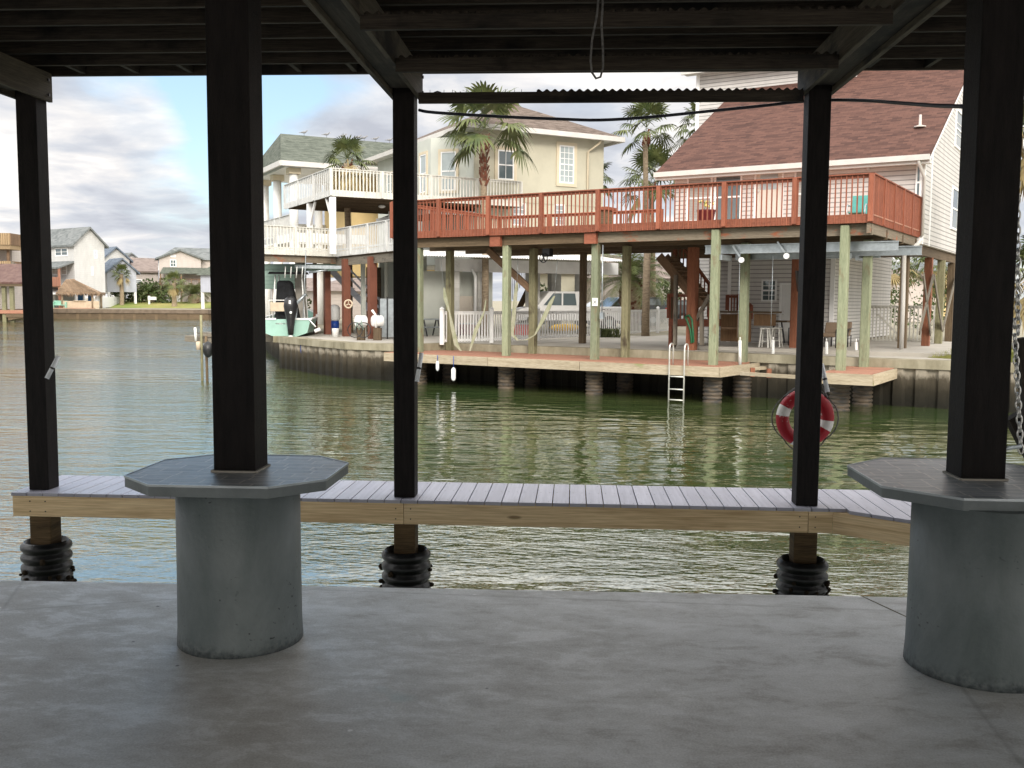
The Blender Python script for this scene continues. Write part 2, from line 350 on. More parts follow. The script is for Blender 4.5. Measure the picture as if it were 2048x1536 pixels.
def _ring():
    t = NT('red_and_white_lifebuoy_vinyl'); c = t.n('ShaderNodeTexCoord'); s = t.n('ShaderNodeSeparateXYZ'); t.l(c.outputs['Object'], s.inputs[0])
    a = t.math('ARCTAN2', t.math('SUBTRACT', s.outputs[2], 0.265), s.outputs[0]); f = t.math('FRACT', t.math('ADD', t.math('DIVIDE', a, 1.5708), .07))
    w = t.ramp(f, [(.0, (.32, .010, .018)), (.74, (.32, .010, .018)), (.75, (.72, .70, .66))], 'CONSTANT')
    d = t.noise(t.co('Object'), 9, 6, .7); w = t.mix(t.ramp(d, [(.62, (0, 0, 0)), (.66, (.8, .8, .8))]), w, (.62, .58, .54))
    return t.fin(w, .45)
M['ring'] = _ring()
M['mint'] = plain('mint_gelcoat', (.33, .54, .46), .08, 2, .3, spec=.5)
M['pad'] = plain('tan_cushion', (.55, .45, .33), .1, 3, .7)
M['lawn'] = plain('lawn', (.17, .22, .05), .2, .12, .95, c2=(.36, .30, .11), bump=.05, bs=8)
M['land'] = plain('sandy_ground', (.30, .27, .20), .15, .3, .95, bump=.02, bs=5)
M['nconc'] = plain('neighbour_concrete', (.44, .41, .36), .10, .5, .85, bump=.003, bs=20)
M['nconc2'] = plain('stained_cap_concrete', (.33, .30, .22), .25, 1.6, .9, c2=(.15, .13, .08), bump=.01, bs=20, stretch=(1, 1, .4))
M['far_cap'] = plain('brown_timber_cap', (.17, .13, .095), .2, 2, .9)
def _pile():
    t = NT('stained_sheet_piling'); o = t.co('Object', (2, 2, .8)); s = t.n('ShaderNodeSeparateXYZ'); t.l(t.co('Object'), s.inputs[0])
    n = t.noise(o, 2.5, 6, .7); z = t.math('ADD', s.outputs[2], t.math('MULTIPLY', n, .55))
    # object z starts at the pile foot, 0.8 m under water
    col = t.ramp(t.math('DIVIDE', z, 2.4), [(.50, (.012, .011, .007)), (.66, (.026, .022, .014)), (.79, (.07, .058, .04)), (.86, (.30, .265, .21))])
    t.bump(n, .03, 1); return t.fin(col, .85)
M['piling'] = _pile()
M['frond'] = plain('fan_palm_frond', (.12, .135, .045), .3, 1.2, .6, c2=(.035, .06, .018), spec=.35)
M['frond_d'] = plain('dry_palm_frond', (.34, .27, .13), .25, 1.5, .85, c2=(.20, .15, .07))
M['frond_y'] = plain('date_palm_frond', (.19, .22, .07), .3, 1.2, .6, c2=(.07, .10, .035), spec=.35)
M['bark'] = plain('palm_bark', (.34, .27, .19), .2, 5, .95, c2=(.20, .15, .10), bump=.03, bs=10, stretch=(1, 1, 3))
M['boots'] = plain('red_brown_palm_boots', (.20, .075, .045), .3, 5, .95, c2=(.10, .05, .035), bump=.03, bs=12)
M['leaf'] = plain('shrub_leaf', (.07, .10, .03), .3, 2, .7, c2=(.03, .05, .015))
M['flower'] = plain('yellow_flower', (.7, .6, .2), .1, 3, .7)
M['carwhite'] = plain('white_car_paint', (.72, .72, .71), .03, 1, .2, spec=.6)
M['cardark'] = plain('dark_grey_car_paint', (.05, .055, .06), .05, 1, .2, spec=.6)
M['carred'] = plain('red_tail_lens', (.5, .02, .02), .05, 1, .2, spec=.6)
M['tyre'] = plain('tyre_rubber', (.02, .02, .02), .1, 5, .8)
M['blue'] = plain('blue_plastic', (.02, .07, .35), .1, 3, .4)
M['bluech'] = plain('blue_painted_chair', (.03, .16, .36), .1, 3, .5)
M['teal'] = plain('teal_fabric', (.08, .30, .27), .1, 3, .6)
M['teal_bench'] = plain('mint_painted_bench', (.33, .60, .48), .1, 3, .5)
M['green_hose'] = plain('green_hose', (.03, .16, .07), .1, 3, .4)
M['darkred'] = plain('dark_red_pot', (.09, .012, .015), .1, 3, .35)
M['kayak'] = plain('yellow_kayak', (.75, .45, .03), .1, 3, .35)
M['cushion'] = plain('brown_patio_cushion', (.22, .16, .11), .1, 3, .8)
M['yard_wood'] = wood('honey_deck_lumber', (.20, .135, .075), (.31, .22, .125), (.37, .275, .165))
M['tvscreen'] = NT('dark_tv_screen').fin((.06, .10, .16), .1, 0, .7)
M['pennant'] = plain('white_sign_board', (.75, .75, .73), .04, 3, .5)
M['doorcream'] = plain('cream_painted_door', (.60, .56, .50), .04, 2, .5)
M['garage'] = plain('beige_garage_door', (.66, .60, .52), .05, 2, .6)
M['gull'] = plain('gull_feathers', (.30, .30, .31), .3, 20, .8)
# ================================================================ setting: water, land, own patio
o = MB(); n = o.add([(-400, 5.0, ZW), (400, 5.0, ZW), (400, 420, ZW), (-400, 420, ZW)]); o.face([n, n + 1, n + 2, n + 3])
tag(o.build('water', M['water'], fixn=False), kind='structure', label='green canal water with small ripples reflecting the sky and houses')
o = MB(); n = o.add([(-1500, -60, -3.2), (1500, -60, -3.2), (1500, 2500, -3.2), (-1500, 2500, -3.2)]); o.face([n, n + 1, n + 2, n + 3])
tag(o.build('ground', M['land'], fixn=False), kind='structure')
# bulkhead line of the neighbour's land, from the right to the far left
def nq(u, v): p = N.p(u, v); return (p.x, p.y)
def gq(px, py): p = G(px, py, ZG if py < 650 else ZW); return (p.x, p.y)
shore = [nq(-40, 2.4), nq(15.9, 2.4), nq(16.6, .55), nq(19.0, .3), nq(21.8, 1.4), nq(25.2, 2.9)]
shore += [(G(px, py, ZW).x, G(px, py, ZW).y) for px, py in ((566, 722), (548, 712), (528, 690), (512, 668), (498, 652), (470, 642))]
far = [(G(px, py, ZW).x, G(px, py, ZW).y) for px, py in ((418, 639), (100, 637.5), (0, 637.5), (-250, 638))]
poly = shore + far + [(-900, 180), (-900, 1500), (1500, 1500), (1500, shore[0][1])]
tag(MB().poly([V((x, y, ZG)) for x, y in poly], (0, 0, -2.6)).build('land', M['land']), kind='structure')
def sheet(name, pts, m, z, th=None): return tag(MB().poly([V((p[0], p[1], z)) for p in pts], None if not th else (0, 0, -th)).build(name, m, fixn=bool(th)), kind='structure')
sheet('neighbour_patio', [nq(-3.2, 2.75), nq(-3.2, 17), nq(13.2, 17), nq(13.2, 2.75)], M['nconc'], ZG + .004)
sheet('patio_step', [nq(-1.6, 4.4), nq(-1.6, 15), nq(7.4, 15), nq(7.4, 4.4)], M['nconc'], ZG + .12, .13)
sheet('left_patio', [nq(13.3, 2.75), nq(13.3, 15), nq(30, 15), nq(25.6, 4.2), nq(21.8, 1.8), nq(19, .7), nq(16.8, .95), nq(16.2, 2.75)], M['nconc'], ZG + .006)
def mk_lawn(p):
    m = MB(); i = m.add(p); m.face([i, i + 1, i + 2, i + 3]); m.face([i + 3, i + 2, i + 4, i + 5]); return m
g0 = [G(x, y, ZG) for x, y in ((190, 621.5), (1200, 621.5), (1200, 609), (190, 609))]
lw = tag(mk_lawn([P(188, 600, 154.8), P(560, 600, 154.8), P(600, 600, 167), P(214, 600, 167), P(600, 600, 230), P(214, 600, 230)]).build('lawn', M['lawn'], fixn=False), kind='structure')
for v_ in lw.data.vertices: v_.co.z = .03 if v_.index < 2 else .98
lw.location.z = ZG + .01
# bulkheads: sheet piling with a concrete cap
def bulkhead(name, label, pts, cap=.26, wave=.62, amp=.11, ms=('piling', 'nconc2')):
    t = thing(name, label, 'bulkhead', (pts[0][0], pts[0][1], ZW - .8)); m = MB(); c = MB(); run = 0
    prof = [(0, 0), (.34, 0), (.46, 1), (.88, 1)]
    for (x0, y0), (x1, y1) in zip(pts, pts[1:]):
        a = V((x0, y0, 0)); b = V((x1, y1, 0)); L = (b - a).length; d = (b - a) / L; nn = V((-d.y, d.x, 0))
        if nn.dot(CAM - a) < 0: nn = -nn
        ps = [a + nn * .02]; k = 0
        while True:
            done = False
            for s_, h in prof:
                t_ = (k + s_) * wave
                if t_ >= L: done = True; break
                ps.append(a + d * t_ + nn * (.02 + amp * h))
            if done: break
            k += 1
        ps.append(b + nn * .02)
        for p, q in zip(ps, ps[1:]):
            i = m.add([V((p.x, p.y, ZW - .8)), V((q.x, q.y, ZW - .8)), V((q.x, q.y, ZG - .2)), V((p.x, p.y, ZG - .2))]); m.face([i, i + 1, i + 2, i + 3])
        e = d * .05
        c.hexa([a - e + nn * .2 + V((0, 0, ZG + .03 - cap)), b + e + nn * .2 + V((0, 0, ZG + .03 - cap)), b + e - nn * .35 + V((0, 0, ZG + .03 - cap)), a - e - nn * .35 + V((0, 0, ZG + .03 - cap)),
                a - e + nn * .2 + V((0, 0, ZG + .03)), b + e + nn * .2 + V((0, 0, ZG + .03)), b + e - nn * .35 + V((0, 0, ZG + .03)), a - e - nn * .35 + V((0, 0, ZG + .03))])
    m.build('sheet_piling', M[ms[0]], t, fixn=False); c.build('cap', M[ms[1]], t); return t
bulkhead('bulkhead', 'stained sheet-pile bulkhead with a concrete cap behind the red dock and running right', [nq(-30, 2.4), nq(15.9, 2.4), nq(16.6, .55)])
bulkhead('bulkhead', 'curving sheet-pile bulkhead with concrete cap below the brown posts and mint boat', [nq(16.6, .55), nq(19.0, .3), nq(21.8, 1.4), nq(25.2, 2.9)] + shore[6:])
bulkhead('bulkhead', 'long low brown bulkhead far across the canal below the lawn', [far[0], far[1], far[2], far[3]], .55, 3, .03, ('beam_dark', 'far_cap'))
bulkhead('bulkhead', 'far bulkhead stretch between the lawn and the mint boat', [shore[-1], far[0]], .55, 3, .03, ('beam_dark', 'far_cap'))
# own patio slab (edge of the slab y = 5.06)
m = MB(); m.poly([V((-14, -9, -2.6)), V((16, -9, -2.6)), V((16, 5.44, -2.6)), V((-14, 4.78, -2.6))], (0, 0, 2.6))
tag(m.build('patio', M['patio'], bevel=.012), kind='structure')
m = MB(); a0 = G(1725, 1193, 0.0); b0 = G(1806, 1247, 0)
m.bar(a0 + V((0, 0, .001)), b0 + V((.4, -.85, .001)), .006, .002)
tag(m.build('slab_joint', M['nconc2']), kind='structure')

# ================================================================ own stilt house over the patio
ZB = 3.25
own = thing('stilt_house', 'dark timber underside of the stilt house overhead with brown square posts in front', 'house', (0, 3, 0))
PW = .184
rows = [(-4.775, 8.50), (-1.46, 8.48), (2.0, 8.45)]
post_objs = []
for i, (x, y) in enumerate(rows):
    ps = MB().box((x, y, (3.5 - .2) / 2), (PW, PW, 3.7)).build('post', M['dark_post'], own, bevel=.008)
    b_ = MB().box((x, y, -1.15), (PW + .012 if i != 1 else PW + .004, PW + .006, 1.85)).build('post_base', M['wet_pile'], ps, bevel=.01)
    prof = []; r0 = .215; z = -1.9; k = 0
    while z < -.75:
        prof += [(r0 - .022, z), (r0, z + .022), (r0 + .004, z + .042), (r0, z + .062), (r0 - .022, z + .084)]; z += .094
    prof += [(r0 - .03, z), (r0 - .05, z - .06)]
    MB().lathe((x, y, 0), prof, 32).build('rubber_sleeve', M['sleeve'], ps)
    mm = MB(); rr = random.Random(i)
    for q in range(90):
        a = rr.uniform(0, 6.28); zz = rr.choice([-1.2, -1.12, -1.05]) + rr.uniform(-.12, .08)
        if q > 60: zz += .14
        mm.ball((x + math.cos(a) * (r0 + .004), y + math.sin(a) * (r0 + .004), zz), rr.uniform(.012, .034), 6, 4, (1, 1, rr.uniform(.6, 1.2)))
    mm.lathe((x, y, 0), [(r0 - .02, -1.32), (r0 + .004, -1.25), (r0 + .004, -1.04), (r0 - .02, -.99)], 24); mm.build('barnacles', M['barn'], ps)
    post_objs.append(ps)
for x, y in ((-1.492, 4.30), (1.79, 4.43)):
    MB().box((x, y, (3.5 + .74) / 2 - .0), (PW + .004, PW, 2.76)).build('post', M['dark_post'], own, bevel=.006)
# beams along y, two boards with the post between
for bi, x in enumerate((-8.2, -4.775, -1.46, 2.0, 5.3)):
    for s in (-1, 1):
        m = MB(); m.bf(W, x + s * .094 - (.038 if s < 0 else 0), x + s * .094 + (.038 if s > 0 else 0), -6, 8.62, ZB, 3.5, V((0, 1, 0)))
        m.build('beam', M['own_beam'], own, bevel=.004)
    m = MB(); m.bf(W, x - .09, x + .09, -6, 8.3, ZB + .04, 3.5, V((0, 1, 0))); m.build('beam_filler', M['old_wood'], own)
    if bi in (1, 2, 3):
        for zz in (ZB + .05, ZB + .18):
            MB().tube([(x + .14, 8.535, zz), (x + .152, 8.535, zz)], .014, 8).build('bolt', M['black'], own)
# joists along x
j0 = None
for k in range(26):
    y = 8.72 - .4 * k
    if j0 is None:
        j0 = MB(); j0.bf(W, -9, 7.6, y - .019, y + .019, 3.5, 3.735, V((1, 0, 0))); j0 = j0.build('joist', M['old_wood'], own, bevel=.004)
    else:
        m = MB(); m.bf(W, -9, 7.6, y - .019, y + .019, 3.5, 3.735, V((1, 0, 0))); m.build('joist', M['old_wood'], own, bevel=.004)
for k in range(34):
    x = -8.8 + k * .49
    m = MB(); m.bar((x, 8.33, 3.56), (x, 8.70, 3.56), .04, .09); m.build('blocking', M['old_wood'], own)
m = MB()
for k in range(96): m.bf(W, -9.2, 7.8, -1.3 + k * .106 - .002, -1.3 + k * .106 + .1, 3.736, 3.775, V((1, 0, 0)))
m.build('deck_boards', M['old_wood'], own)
m = MB(); m.bf(W, -12, 14, -8, -1.3, 3.5, 3.7); m.build('bounce_ceiling', plain('pale_bounce_ceiling', (.55, .53, .50), .05, 2), own)  # unseen ceiling behind the camera, paled to bounce light onto the slab
m = MB(); m.bf(W, -12, 14, -8.2, 2.4, 3.78, 8.6); m.build('unseen_house_block', plain('taupe_unseen_block', (.30, .28, .26), .1, 2, .8), own)  # upper-storey block out of view, added to keep sun off the patio
# hung boards with wavy closure strips between the two middle beams
def hung(y, zt, h, wave_from=None, name='hung_board'):
    m = MB(); m.bf(W, -1.46 + .136, 2.0 - .136, y - .019, y + .019, zt - h, zt, V((1, 0, 0)))
    h_ = m.build(name, M['old_wood'], own, bevel=.003)
    if wave_from is not None:
        pts = []; x = wave_from; x1 = 2.0 - .14
        nn = int((x1 - x) / .0125)
        pts = [V((x + i * .0125, y - .012, zt + .012 + .0105 * math.sin(i * .0125 / .068 * 6.2832))) for i in range(nn + 1)]
        w = MB()
        for a, b in zip(pts, pts[1:]):
            w.hexa([V((a.x, a.y, zt - .001)), V((b.x, b.y, zt - .001)), V((b.x, b.y + .025, zt - .001)), V((a.x, a.y + .025, zt - .001)), a, b, b + V((0, .025, 0)), a + V((0, .025, 0))])
        w.build('wavy_strip', M['old_wood'], h_)
    return h_
hb = hung(8.36, 3.262, .089, -.33)
nl = MB()
for px in (860, 888, 905, 933, 963, 1011, 1029, 1043):
    q = W.nv(px, 195, 8.36)[0]; nl.tube([(q, 8.36, 3.255), (q, 8.36, 3.285)], .0022, 5)
nl.tube([(W.nv(875, 195, 8.36)[0] - .03, 8.36, 3.262), (W.nv(875, 195, 8.36)[0], 8.36, 3.272), (W.nv(875, 195, 8.36)[0] + .03, 8.36, 3.262)], .006, 5)
nl.build('nails', M['black'], hb)
hung(7.3, 3.29, .10, -1.3)
hung(6.1, 3.26, .089, -1.3)
# cable and rope
def catpts(a, b, sag, n=24): a = V(a); b = V(b); return [a.lerp(b, i / n) - V((0, 0, sag * 4 * (i / n) * (1 - i / n))) for i in range(n + 1)]
m = MB(); pts = [P(x, y, z) for x, y, z in ((838, 220, 8.55), (870, 225, 8.5), (1000, 233, 8.5), (1120, 238, 8.5), (1200, 240, 8.5), (1300, 234, 8.5), (1420, 222, 8.5), (1520, 212, 8.5), (1600, 203, 8.45), (1665, 200, 8.4), (1730, 201, 8.0), (1800, 206, 7.3), (1870, 211, 6.5), (1935, 213, 5.8))]
fine = []
for i in range(len(pts) - 1):
    p0, p1, p2, p3 = pts[max(i - 1, 0)], pts[i], pts[i + 1], pts[min(i + 2, len(pts) - 1)]
    for k in range(4):
        t = k / 4; fine.append(.5 * ((2 * p1) + (p2 - p0) * t + (2 * p0 - 5 * p1 + 4 * p2 - p3) * t * t + (3 * p1 - p0 - 3 * p2 + p3) * t ** 3))
m.tube(fine + [pts[-1]], .0135, 7)
tag(m.build('power_cable', M['cable']), 'dark sagging cable strung between the brown posts under the roof edge', 'cable')
m = MB(); R4 = 4.9
pl = [P(x, y, R4) for x, y in ((1200, -40), (1194, 30), (1184, 80), (1181, 120), (1184, 145), (1192, 157), (1201, 154), (1206, 135), (1206, 100), (1203, 50), (1208, -40))]
m.tube(pl, .006, 6); q = P(1200, -40, R4)
m.tube([q, V((q.x, q.y, 3.6))], .008, 6)
tag(m.build('hanging_rope', M['rope']), 'grey rope loop hanging down from the dark joists overhead', 'rope')

# pillar tables
def bar_table(label, c, ax, ay, cut, rad_, pc):
    t = thing('pillar_table', label, 'table', (c[0], c[1], 0), 'round concrete pedestal tables built around posts')
    n = 48; pr = [(rad_ * 1.015, 0), (rad_ * 1.01, .03), (rad_ * 1.0, .08), (rad_ * .992, .3), (rad_ * .99, .715)]
    MB().lathe((pc[0], pc[1], 0), pr, n).build('pedestal', M['pedestal'], t)
    cx, cy = c
    oc = [(-ax, -ay + cut), (-ax + cut, -ay), (ax - cut, -ay), (ax, -ay + cut), (ax, ay - cut), (ax - cut, ay), (-ax + cut, ay), (-ax, ay - cut)]
    top = MB().poly([V((cx + x, cy + y, .755)) for x, y in oc], (0, 0, .006)).build('tile_top', M['slate'], t)
    s = 1.004
    MB().poly([V((cx + x * s, cy + y * s, .712)) for x, y in oc], (0, 0, .0425)).build('table_edge', M['slate_edge'], top, bevel=.003)
    lip = MB(); L_ = [V((cx + x * s, cy + y * s, .7585)) for x, y in oc]
    for a, b in zip(L_, L_[1:] + L_[:1]): lip.bar(a, b, .006, .010)
    lip.build('metal_edging', M['galv'], top)
    return t
bar_table('slate-topped octagonal pedestal table around the post on the left', (-1.49, 4.29), .44, .40, .19, .272, (-1.485, 4.24))
bar_table('slate-topped octagonal pedestal table around the post at the right edge', (1.755, 4.42), .45, .50, .24, .30, (1.74, 4.16))

for (x, y) in ((-1.492, 4.30), (1.79, 4.43)):
    m = MB(); c = [V((x - .097, y - .097, .763)), V((x + .097, y - .097, .763)), V((x + .097, y + .097, .763)), V((x - .097, y + .097, .763))]
    for a, b in zip(c, c[1:] + c[:1]): m.bar(a, b, .016, .012)
    m.build('grout_ring', M['nconc'], own)
# walkway over the water
wk = thing('boardwalk', 'narrow boardwalk of lavender grey planks on new pine boards over the water', 'walkway', (-1.5, 8.8, ZW))
ZK = -.2
corner = (2.10, 8.20); ang = V((.48, -.36, 0)).normalized()
m = MB(); x = -4.96; k = 0
while x < 2.2:
    m.bf(W, x, x + .138, 8.28, 9.15, ZK - .03, ZK, V((0, 1, 0))); x += .1455; k += 1
xr = x
for j in range(14):        # planks of the angled part, front edge runs along 'ang'
    a = V((xr + j * .1455, 0, 0)); f = max(0, (a.x - 2.22)) * .78
    f2 = max(0, (a.x + .138 - 2.22)) * .78; y0, y1 = 8.27 - f, 8.27 - f2
    m.hexa([V((a.x, y0, ZK - .03)), V((a.x + .138, y1, ZK - .03)), V((a.x + .138, 9.15, ZK - .03)), V((a.x, 9.15, ZK - .03)), V((a.x, y0, ZK)), V((a.x + .138, y1, ZK)), V((a.x + .138, 9.15, ZK)), V((a.x, 9.15, ZK))], V((0, 1, 0)))
m.build('planks', M['composite'], wk, bevel=.003)
def fas(a, b, th=.038):
    mm = MB(); mm.bar(a, b, th, .185); return mm.build('fascia_board', M['pine'], wk, bevel=.003)
zf = ZK - .03 - .0945
fas((-4.96, 8.32, zf), (-1.452, 8.32, zf)); fas((-1.448, 8.32, zf), (2.0, 8.32, zf)); fas((2.004, 8.318, zf), (2.205, 8.318, zf)); fas((2.215, 8.31, zf), (4.2, 6.78, zf))
for y in (8.75, 9.08): m = MB(); m.bar((-5.0, y, zf), (4.0, y, zf), .038, .184); m.build('stringer', M['pine'], wk)
m = MB(); m.bar((-4.94, 8.36, zf), (-4.94, 9.05, zf), .038, .184); m.build('end_board', M['pine'], wk)
sc_ = MB()
for x in (-4.8, -4.66, -1.52, -1.39, 1.93, 2.06):
    for dz in (.045, -.045): sc_.tube([(x, 8.302, zf + dz), (x, 8.296, zf + dz)], .006, 6)
for k in range(52):
    for yy in (8.33, 8.74, 9.08):
        for dx in (.03, .108): sc_.tube([(-4.96 + k * .1455 + dx, yy, ZK - .002), (-4.96 + k * .1455 + dx, yy, ZK + .001)], .0045, 5)
sc_.build('screws', M['black'], wk)

# rod holders
def holder(label, x, y, px0, py0, px1, py1, Z):
    a, b = P(px0, py0, Z), P(px1, py1, Z - .05); m = MB(); m.tube([a, b], .019, 14); m.tube([b, b + (b - a).normalized() * .004], .021, 14)
    t = tag(m.build('rod_holder', M['pvc']), label, 'rod holder', 'pvc rod holders on the brown posts')
    mm = MB(); c = a.lerp(b, .55); d = (b - a).normalized(); mm.tube([c - d * .008, c + d * .008], .0225, 12); mm.build('strap', M['black'], t)
holder('grey tube rod holder tilted on the leftmost brown post', 0, 0, 117, 712, 94, 756, 8.62)
holder('grey tube rod holder beside the middle brown post', 0, 0, 843, 706, 834, 762, 8.45)
holder('grey tube rod holder behind the post with the life ring', 0, 0, 1643, 728, 1655, 783, 8.55)
# life ring on the back of the right-hand post
rc = P(1610, 836, 8.68)
m = MB(); cy = rc.y
m.tube([V((rc.x + .205 * math.cos(a * 6.2832 / 40), cy + .03 * math.cos(a * 6.28 / 40), rc.z + .205 * math.sin(a * 6.2832 / 40))) for a in range(40)], .058, 14, closed=True)
lr = tag(m.build('life_ring', M['ring']), 'worn red and white life ring hung behind the right brown post', 'life ring')
m = MB(); prs = []
for k in range(4):
    a0 = math.pi / 4 + k * math.pi / 2
    for i in range(9):
        a = a0 + i * math.pi / 16; r_ = .262 + .03 * math.sin(math.pi * i / 8) * (1.5 if k == 2 else 1)
        prs.append(V((rc.x + r_ * math.cos(a), cy, rc.z + r_ * math.sin(a))))
m.tube(prs, .006, 6, closed=True); m.tube([V((rc.x - .19, cy, rc.z + .19)), V((rc.x + .0, 8.47, rc.z + .42)), V((rc.x + .19, cy, rc.z + .19))], .006, 6)
m.build('grab_rope', M['rope'], lr)

# porch swing seen past the right-hand post
sw = thing('porch_swing', 'dark wooden porch swing hanging on chains at the right edge', 'swing', (2.55, 4.6, .45))
def chain(pts, r=.011, lk=.05):
    m = MB(); a, b = V(pts[0]), V(pts[1]); L = (b - a).length; n = int(L / (lk * .72)); d = (b - a).normalized(); s1 = d.cross(V((0, 1, 0))).normalized(); s2 = d.cross(s1)
    for i in range(n):
        c = a.lerp(b, (i + .5) / n); s = s1 if i % 2 else s2
        m.tube([c + d * (lk * .5 * math.cos(t * 6.2832 / 10)) + s * (lk * .26 * math.sin(t * 6.2832 / 10)) for t in range(10)], .0045, 5, closed=True)
    return m
c1, c2, c3, c4 = P(2030, 430, 4.75), P(2036, 668, 4.75), P(2036, 672, 4.75), P(2038, 915, 4.75)
chain([P(2034, 250, 4.75), c2]).build('chain', M['steel'], sw)
chain([P(2028, 640, 4.78), P(2042, 905, 4.78)]).build('chain', M['steel'], sw)
m = MB(); m.bar(P(2040, 676, 4.9), P(2066, 905, 4.9), .05, .05); m.bar(P(2028, 830, 5.0), P(2090, 950, 5.0), .06, .09); m.build('arm_frame', M['old_wood'], sw)
m = MB(); m.tube([P(2000, 899, 4.5), P(2040, 893, 4.7)], .010, 8); m.build('hook_bar', M['galv'], sw)
m = MB()
for i in range(5): m.bf(W, 2.66, 3.9, 4.25 + i * .1, 4.33 + i * .1, .45, .475, V((1, 0, 0)))
for i in range(4): m.bf(W, 2.72, 3.9, 4.78, 4.81, .55 + i * .12, .64 + i * .12, V((1, 0, 0)))
m.build('seat', M['old_wood'], sw)
# ================================================================ helpers for the neighbours
def rail(parent, a, b, zb, zt, mat, sp=.14, bw=.038, ps=2.0, pw=.09, capw=.14, skirt=0, bottom=None, bd=None, out=None, inner=0, ends=(True, True), posts=True, zb2=None, zt2=None):
    a = V((a[0], a[1], 0)); b = V((b[0], b[1], 0)); L = (b - a).length; d = (b - a) / L
    zb2 = zb if zb2 is None else zb2; zt2 = zt if zt2 is None else zt2
    nn = V((-d.y, d.x, 0))
    if nn.dot(CAM - a) < 0: nn = -nn
    if out is not None: nn = V(out)
    h0 = V((0, 0, zt)); h1 = V((0, 0, zt2)); l0 = V((0, 0, zb)); l1 = V((0, 0, zb2))
    t = MB(); t.bar(a + h0 - d * .02, b + h1 + d * .02, capw, .035); t.bar(a + h0 - V((0, 0, .065)) - nn * .02, b + h1 - V((0, 0, .065)) - nn * .02, .035, .085); t.build('top_rail', mat, parent)
    n = max(1, int(round(L / ps)))
    for i in range(n):
        m = MB(); k = max(1, int(round(L / n / sp)))
        for j in range(k + 1):
            f = (i + (j + .5) / (k + 1)) / n; q = a.lerp(b, f) + nn * .02; m.bar(q + l0.lerp(l1, f), q + h0.lerp(h1, f) - V((0, 0, .02)), bw, bd or bw, nn)
        if bottom is not None: m.bar(a.lerp(b, i / n) + l0.lerp(l1, i / n) + V((0, 0, bottom)), a.lerp(b, (i + 1) / n) + l0.lerp(l1, (i + 1) / n) + V((0, 0, bottom)), .035, .08)
        m.build('baluster_panel', mat, parent)
    if posts:
        for i in range(n + 1):
            if (i == 0 and not ends[0]) or (i == n and not ends[1]): continue
            f = i / n; q = a.lerp(b, f) + nn * .035; m = MB(); m.bar(q + l0.lerp(l1, f) + V((0, 0, .03)), q + h0.lerp(h1, f) - V((0, 0, .01)), pw, pw, nn); m.build('rail_post', mat, parent)
    if skirt:
        m = MB(); m.bar(a + l0 + V((0, 0, skirt / 2)), b + l1 + V((0, 0, skirt / 2)), .03, skirt); m.build('skirt_board', mat, parent)
def win(parent, o, r, nn, w, h, nc=2, nr=4, fm=None, gm=None, fw=.09, mw=.025, sash=True, trim=None, tw=.14):
    fm = fm or M['white']; gm = gm or M['glass']; o = V(o); r = V(r).normalized(); nn = V(nn).normalized(); z = V((0, 0, 1))
    def bx(m, x0, x1, y0, y1, d0, d1): m.hexa([o + r * x0 + z * y0 + nn * d0, o + r * x1 + z * y0 + nn * d0, o + r * x1 + z * y0 + nn * d1, o + r * x0 + z * y0 + nn * d1,
                                              o + r * x0 + z * y1 + nn * d0, o + r * x1 + z * y1 + nn * d0, o + r * x1 + z * y1 + nn * d1, o + r * x0 + z * y1 + nn * d1])
    m = MB(); bx(m, 0, w, 0, fw, -.02, .05); bx(m, 0, w, h - fw, h, -.02, .05); bx(m, 0, fw, fw, h - fw, -.02, .05); bx(m, w - fw, w, fw, h - fw, -.02, .05)
    if sash: bx(m, fw, w - fw, h / 2 - .03, h / 2 + .03, -.02, .045)
    for i in range(1, nc): x = fw + (w - 2 * fw) * i / nc; bx(m, x - mw / 2, x + mw / 2, fw, h - fw, -.02, .035)
    for i in range(1, nr): y = fw + (h - 2 * fw) * i / nr; bx(m, fw, w - fw, y - mw / 2, y + mw / 2, -.02, .0352)
    f = m.build('window', fm, parent)
    m = MB(); bx(m, fw * .5, w - fw * .5, fw * .5, h - fw * .5, .004, .022); m.build('pane', gm, f)
    if trim:
        m = MB(); bx(m, -tw, w + tw, -tw, 0, -.02, .06); bx(m, -tw, w + tw, h, h + tw, -.02, .06); bx(m, -tw, 0, 0, h, -.02, .06); bx(m, w, w + tw, 0, h, -.02, .06); m.build('surround', trim, f)
    return f
def winpx(parent, fr, v, x0, y0, x1, y1, **k):      # window in the plane v = const, given by its picture corners
    ua, za = fr.nv(x0, y0, v); ub, zb = fr.nv(x1, y1, v); lo, hi = min(ua, ub), max(ua, ub)
    return win(parent, fr.p(lo, v, min(za, zb)), fr.u, -fr.v, hi - lo, abs(za - zb), **k)
def winpu(parent, fr, u, x0, y0, x1, y1, **k):
    va, za = fr.nu(x0, y0, u); vb, zb = fr.nu(x1, y1, u); lo, hi = min(va, vb), max(va, vb)
    nn = fr.u if (CAM - fr.p(u, 0)).dot(fr.u) > 0 else -fr.u
    return win(parent, fr.p(u, lo, min(za, zb)), fr.v, nn, hi - lo, abs(za - zb), **k)
def sleeve(parent, x, y, r, z0, z1, mat):
    prof = []; z = z0
    while z < z1: prof += [(r * .87, z), (r, z + .03), (r * 1.01, z + .055), (r, z + .08), (r * .87, z + .11)]; z += .118
    MB().lathe((x, y, 0), prof, 20).build('pile_sleeve', mat, parent)
def nb(m, *a): return m.bf(N, *a)
M['sleeve_n'] = plain('sun_bleached_black_sleeve', (.045, .043, .04), .35, 3, .6, c2=(.16, .12, .08), stretch=(1, 1, 4))

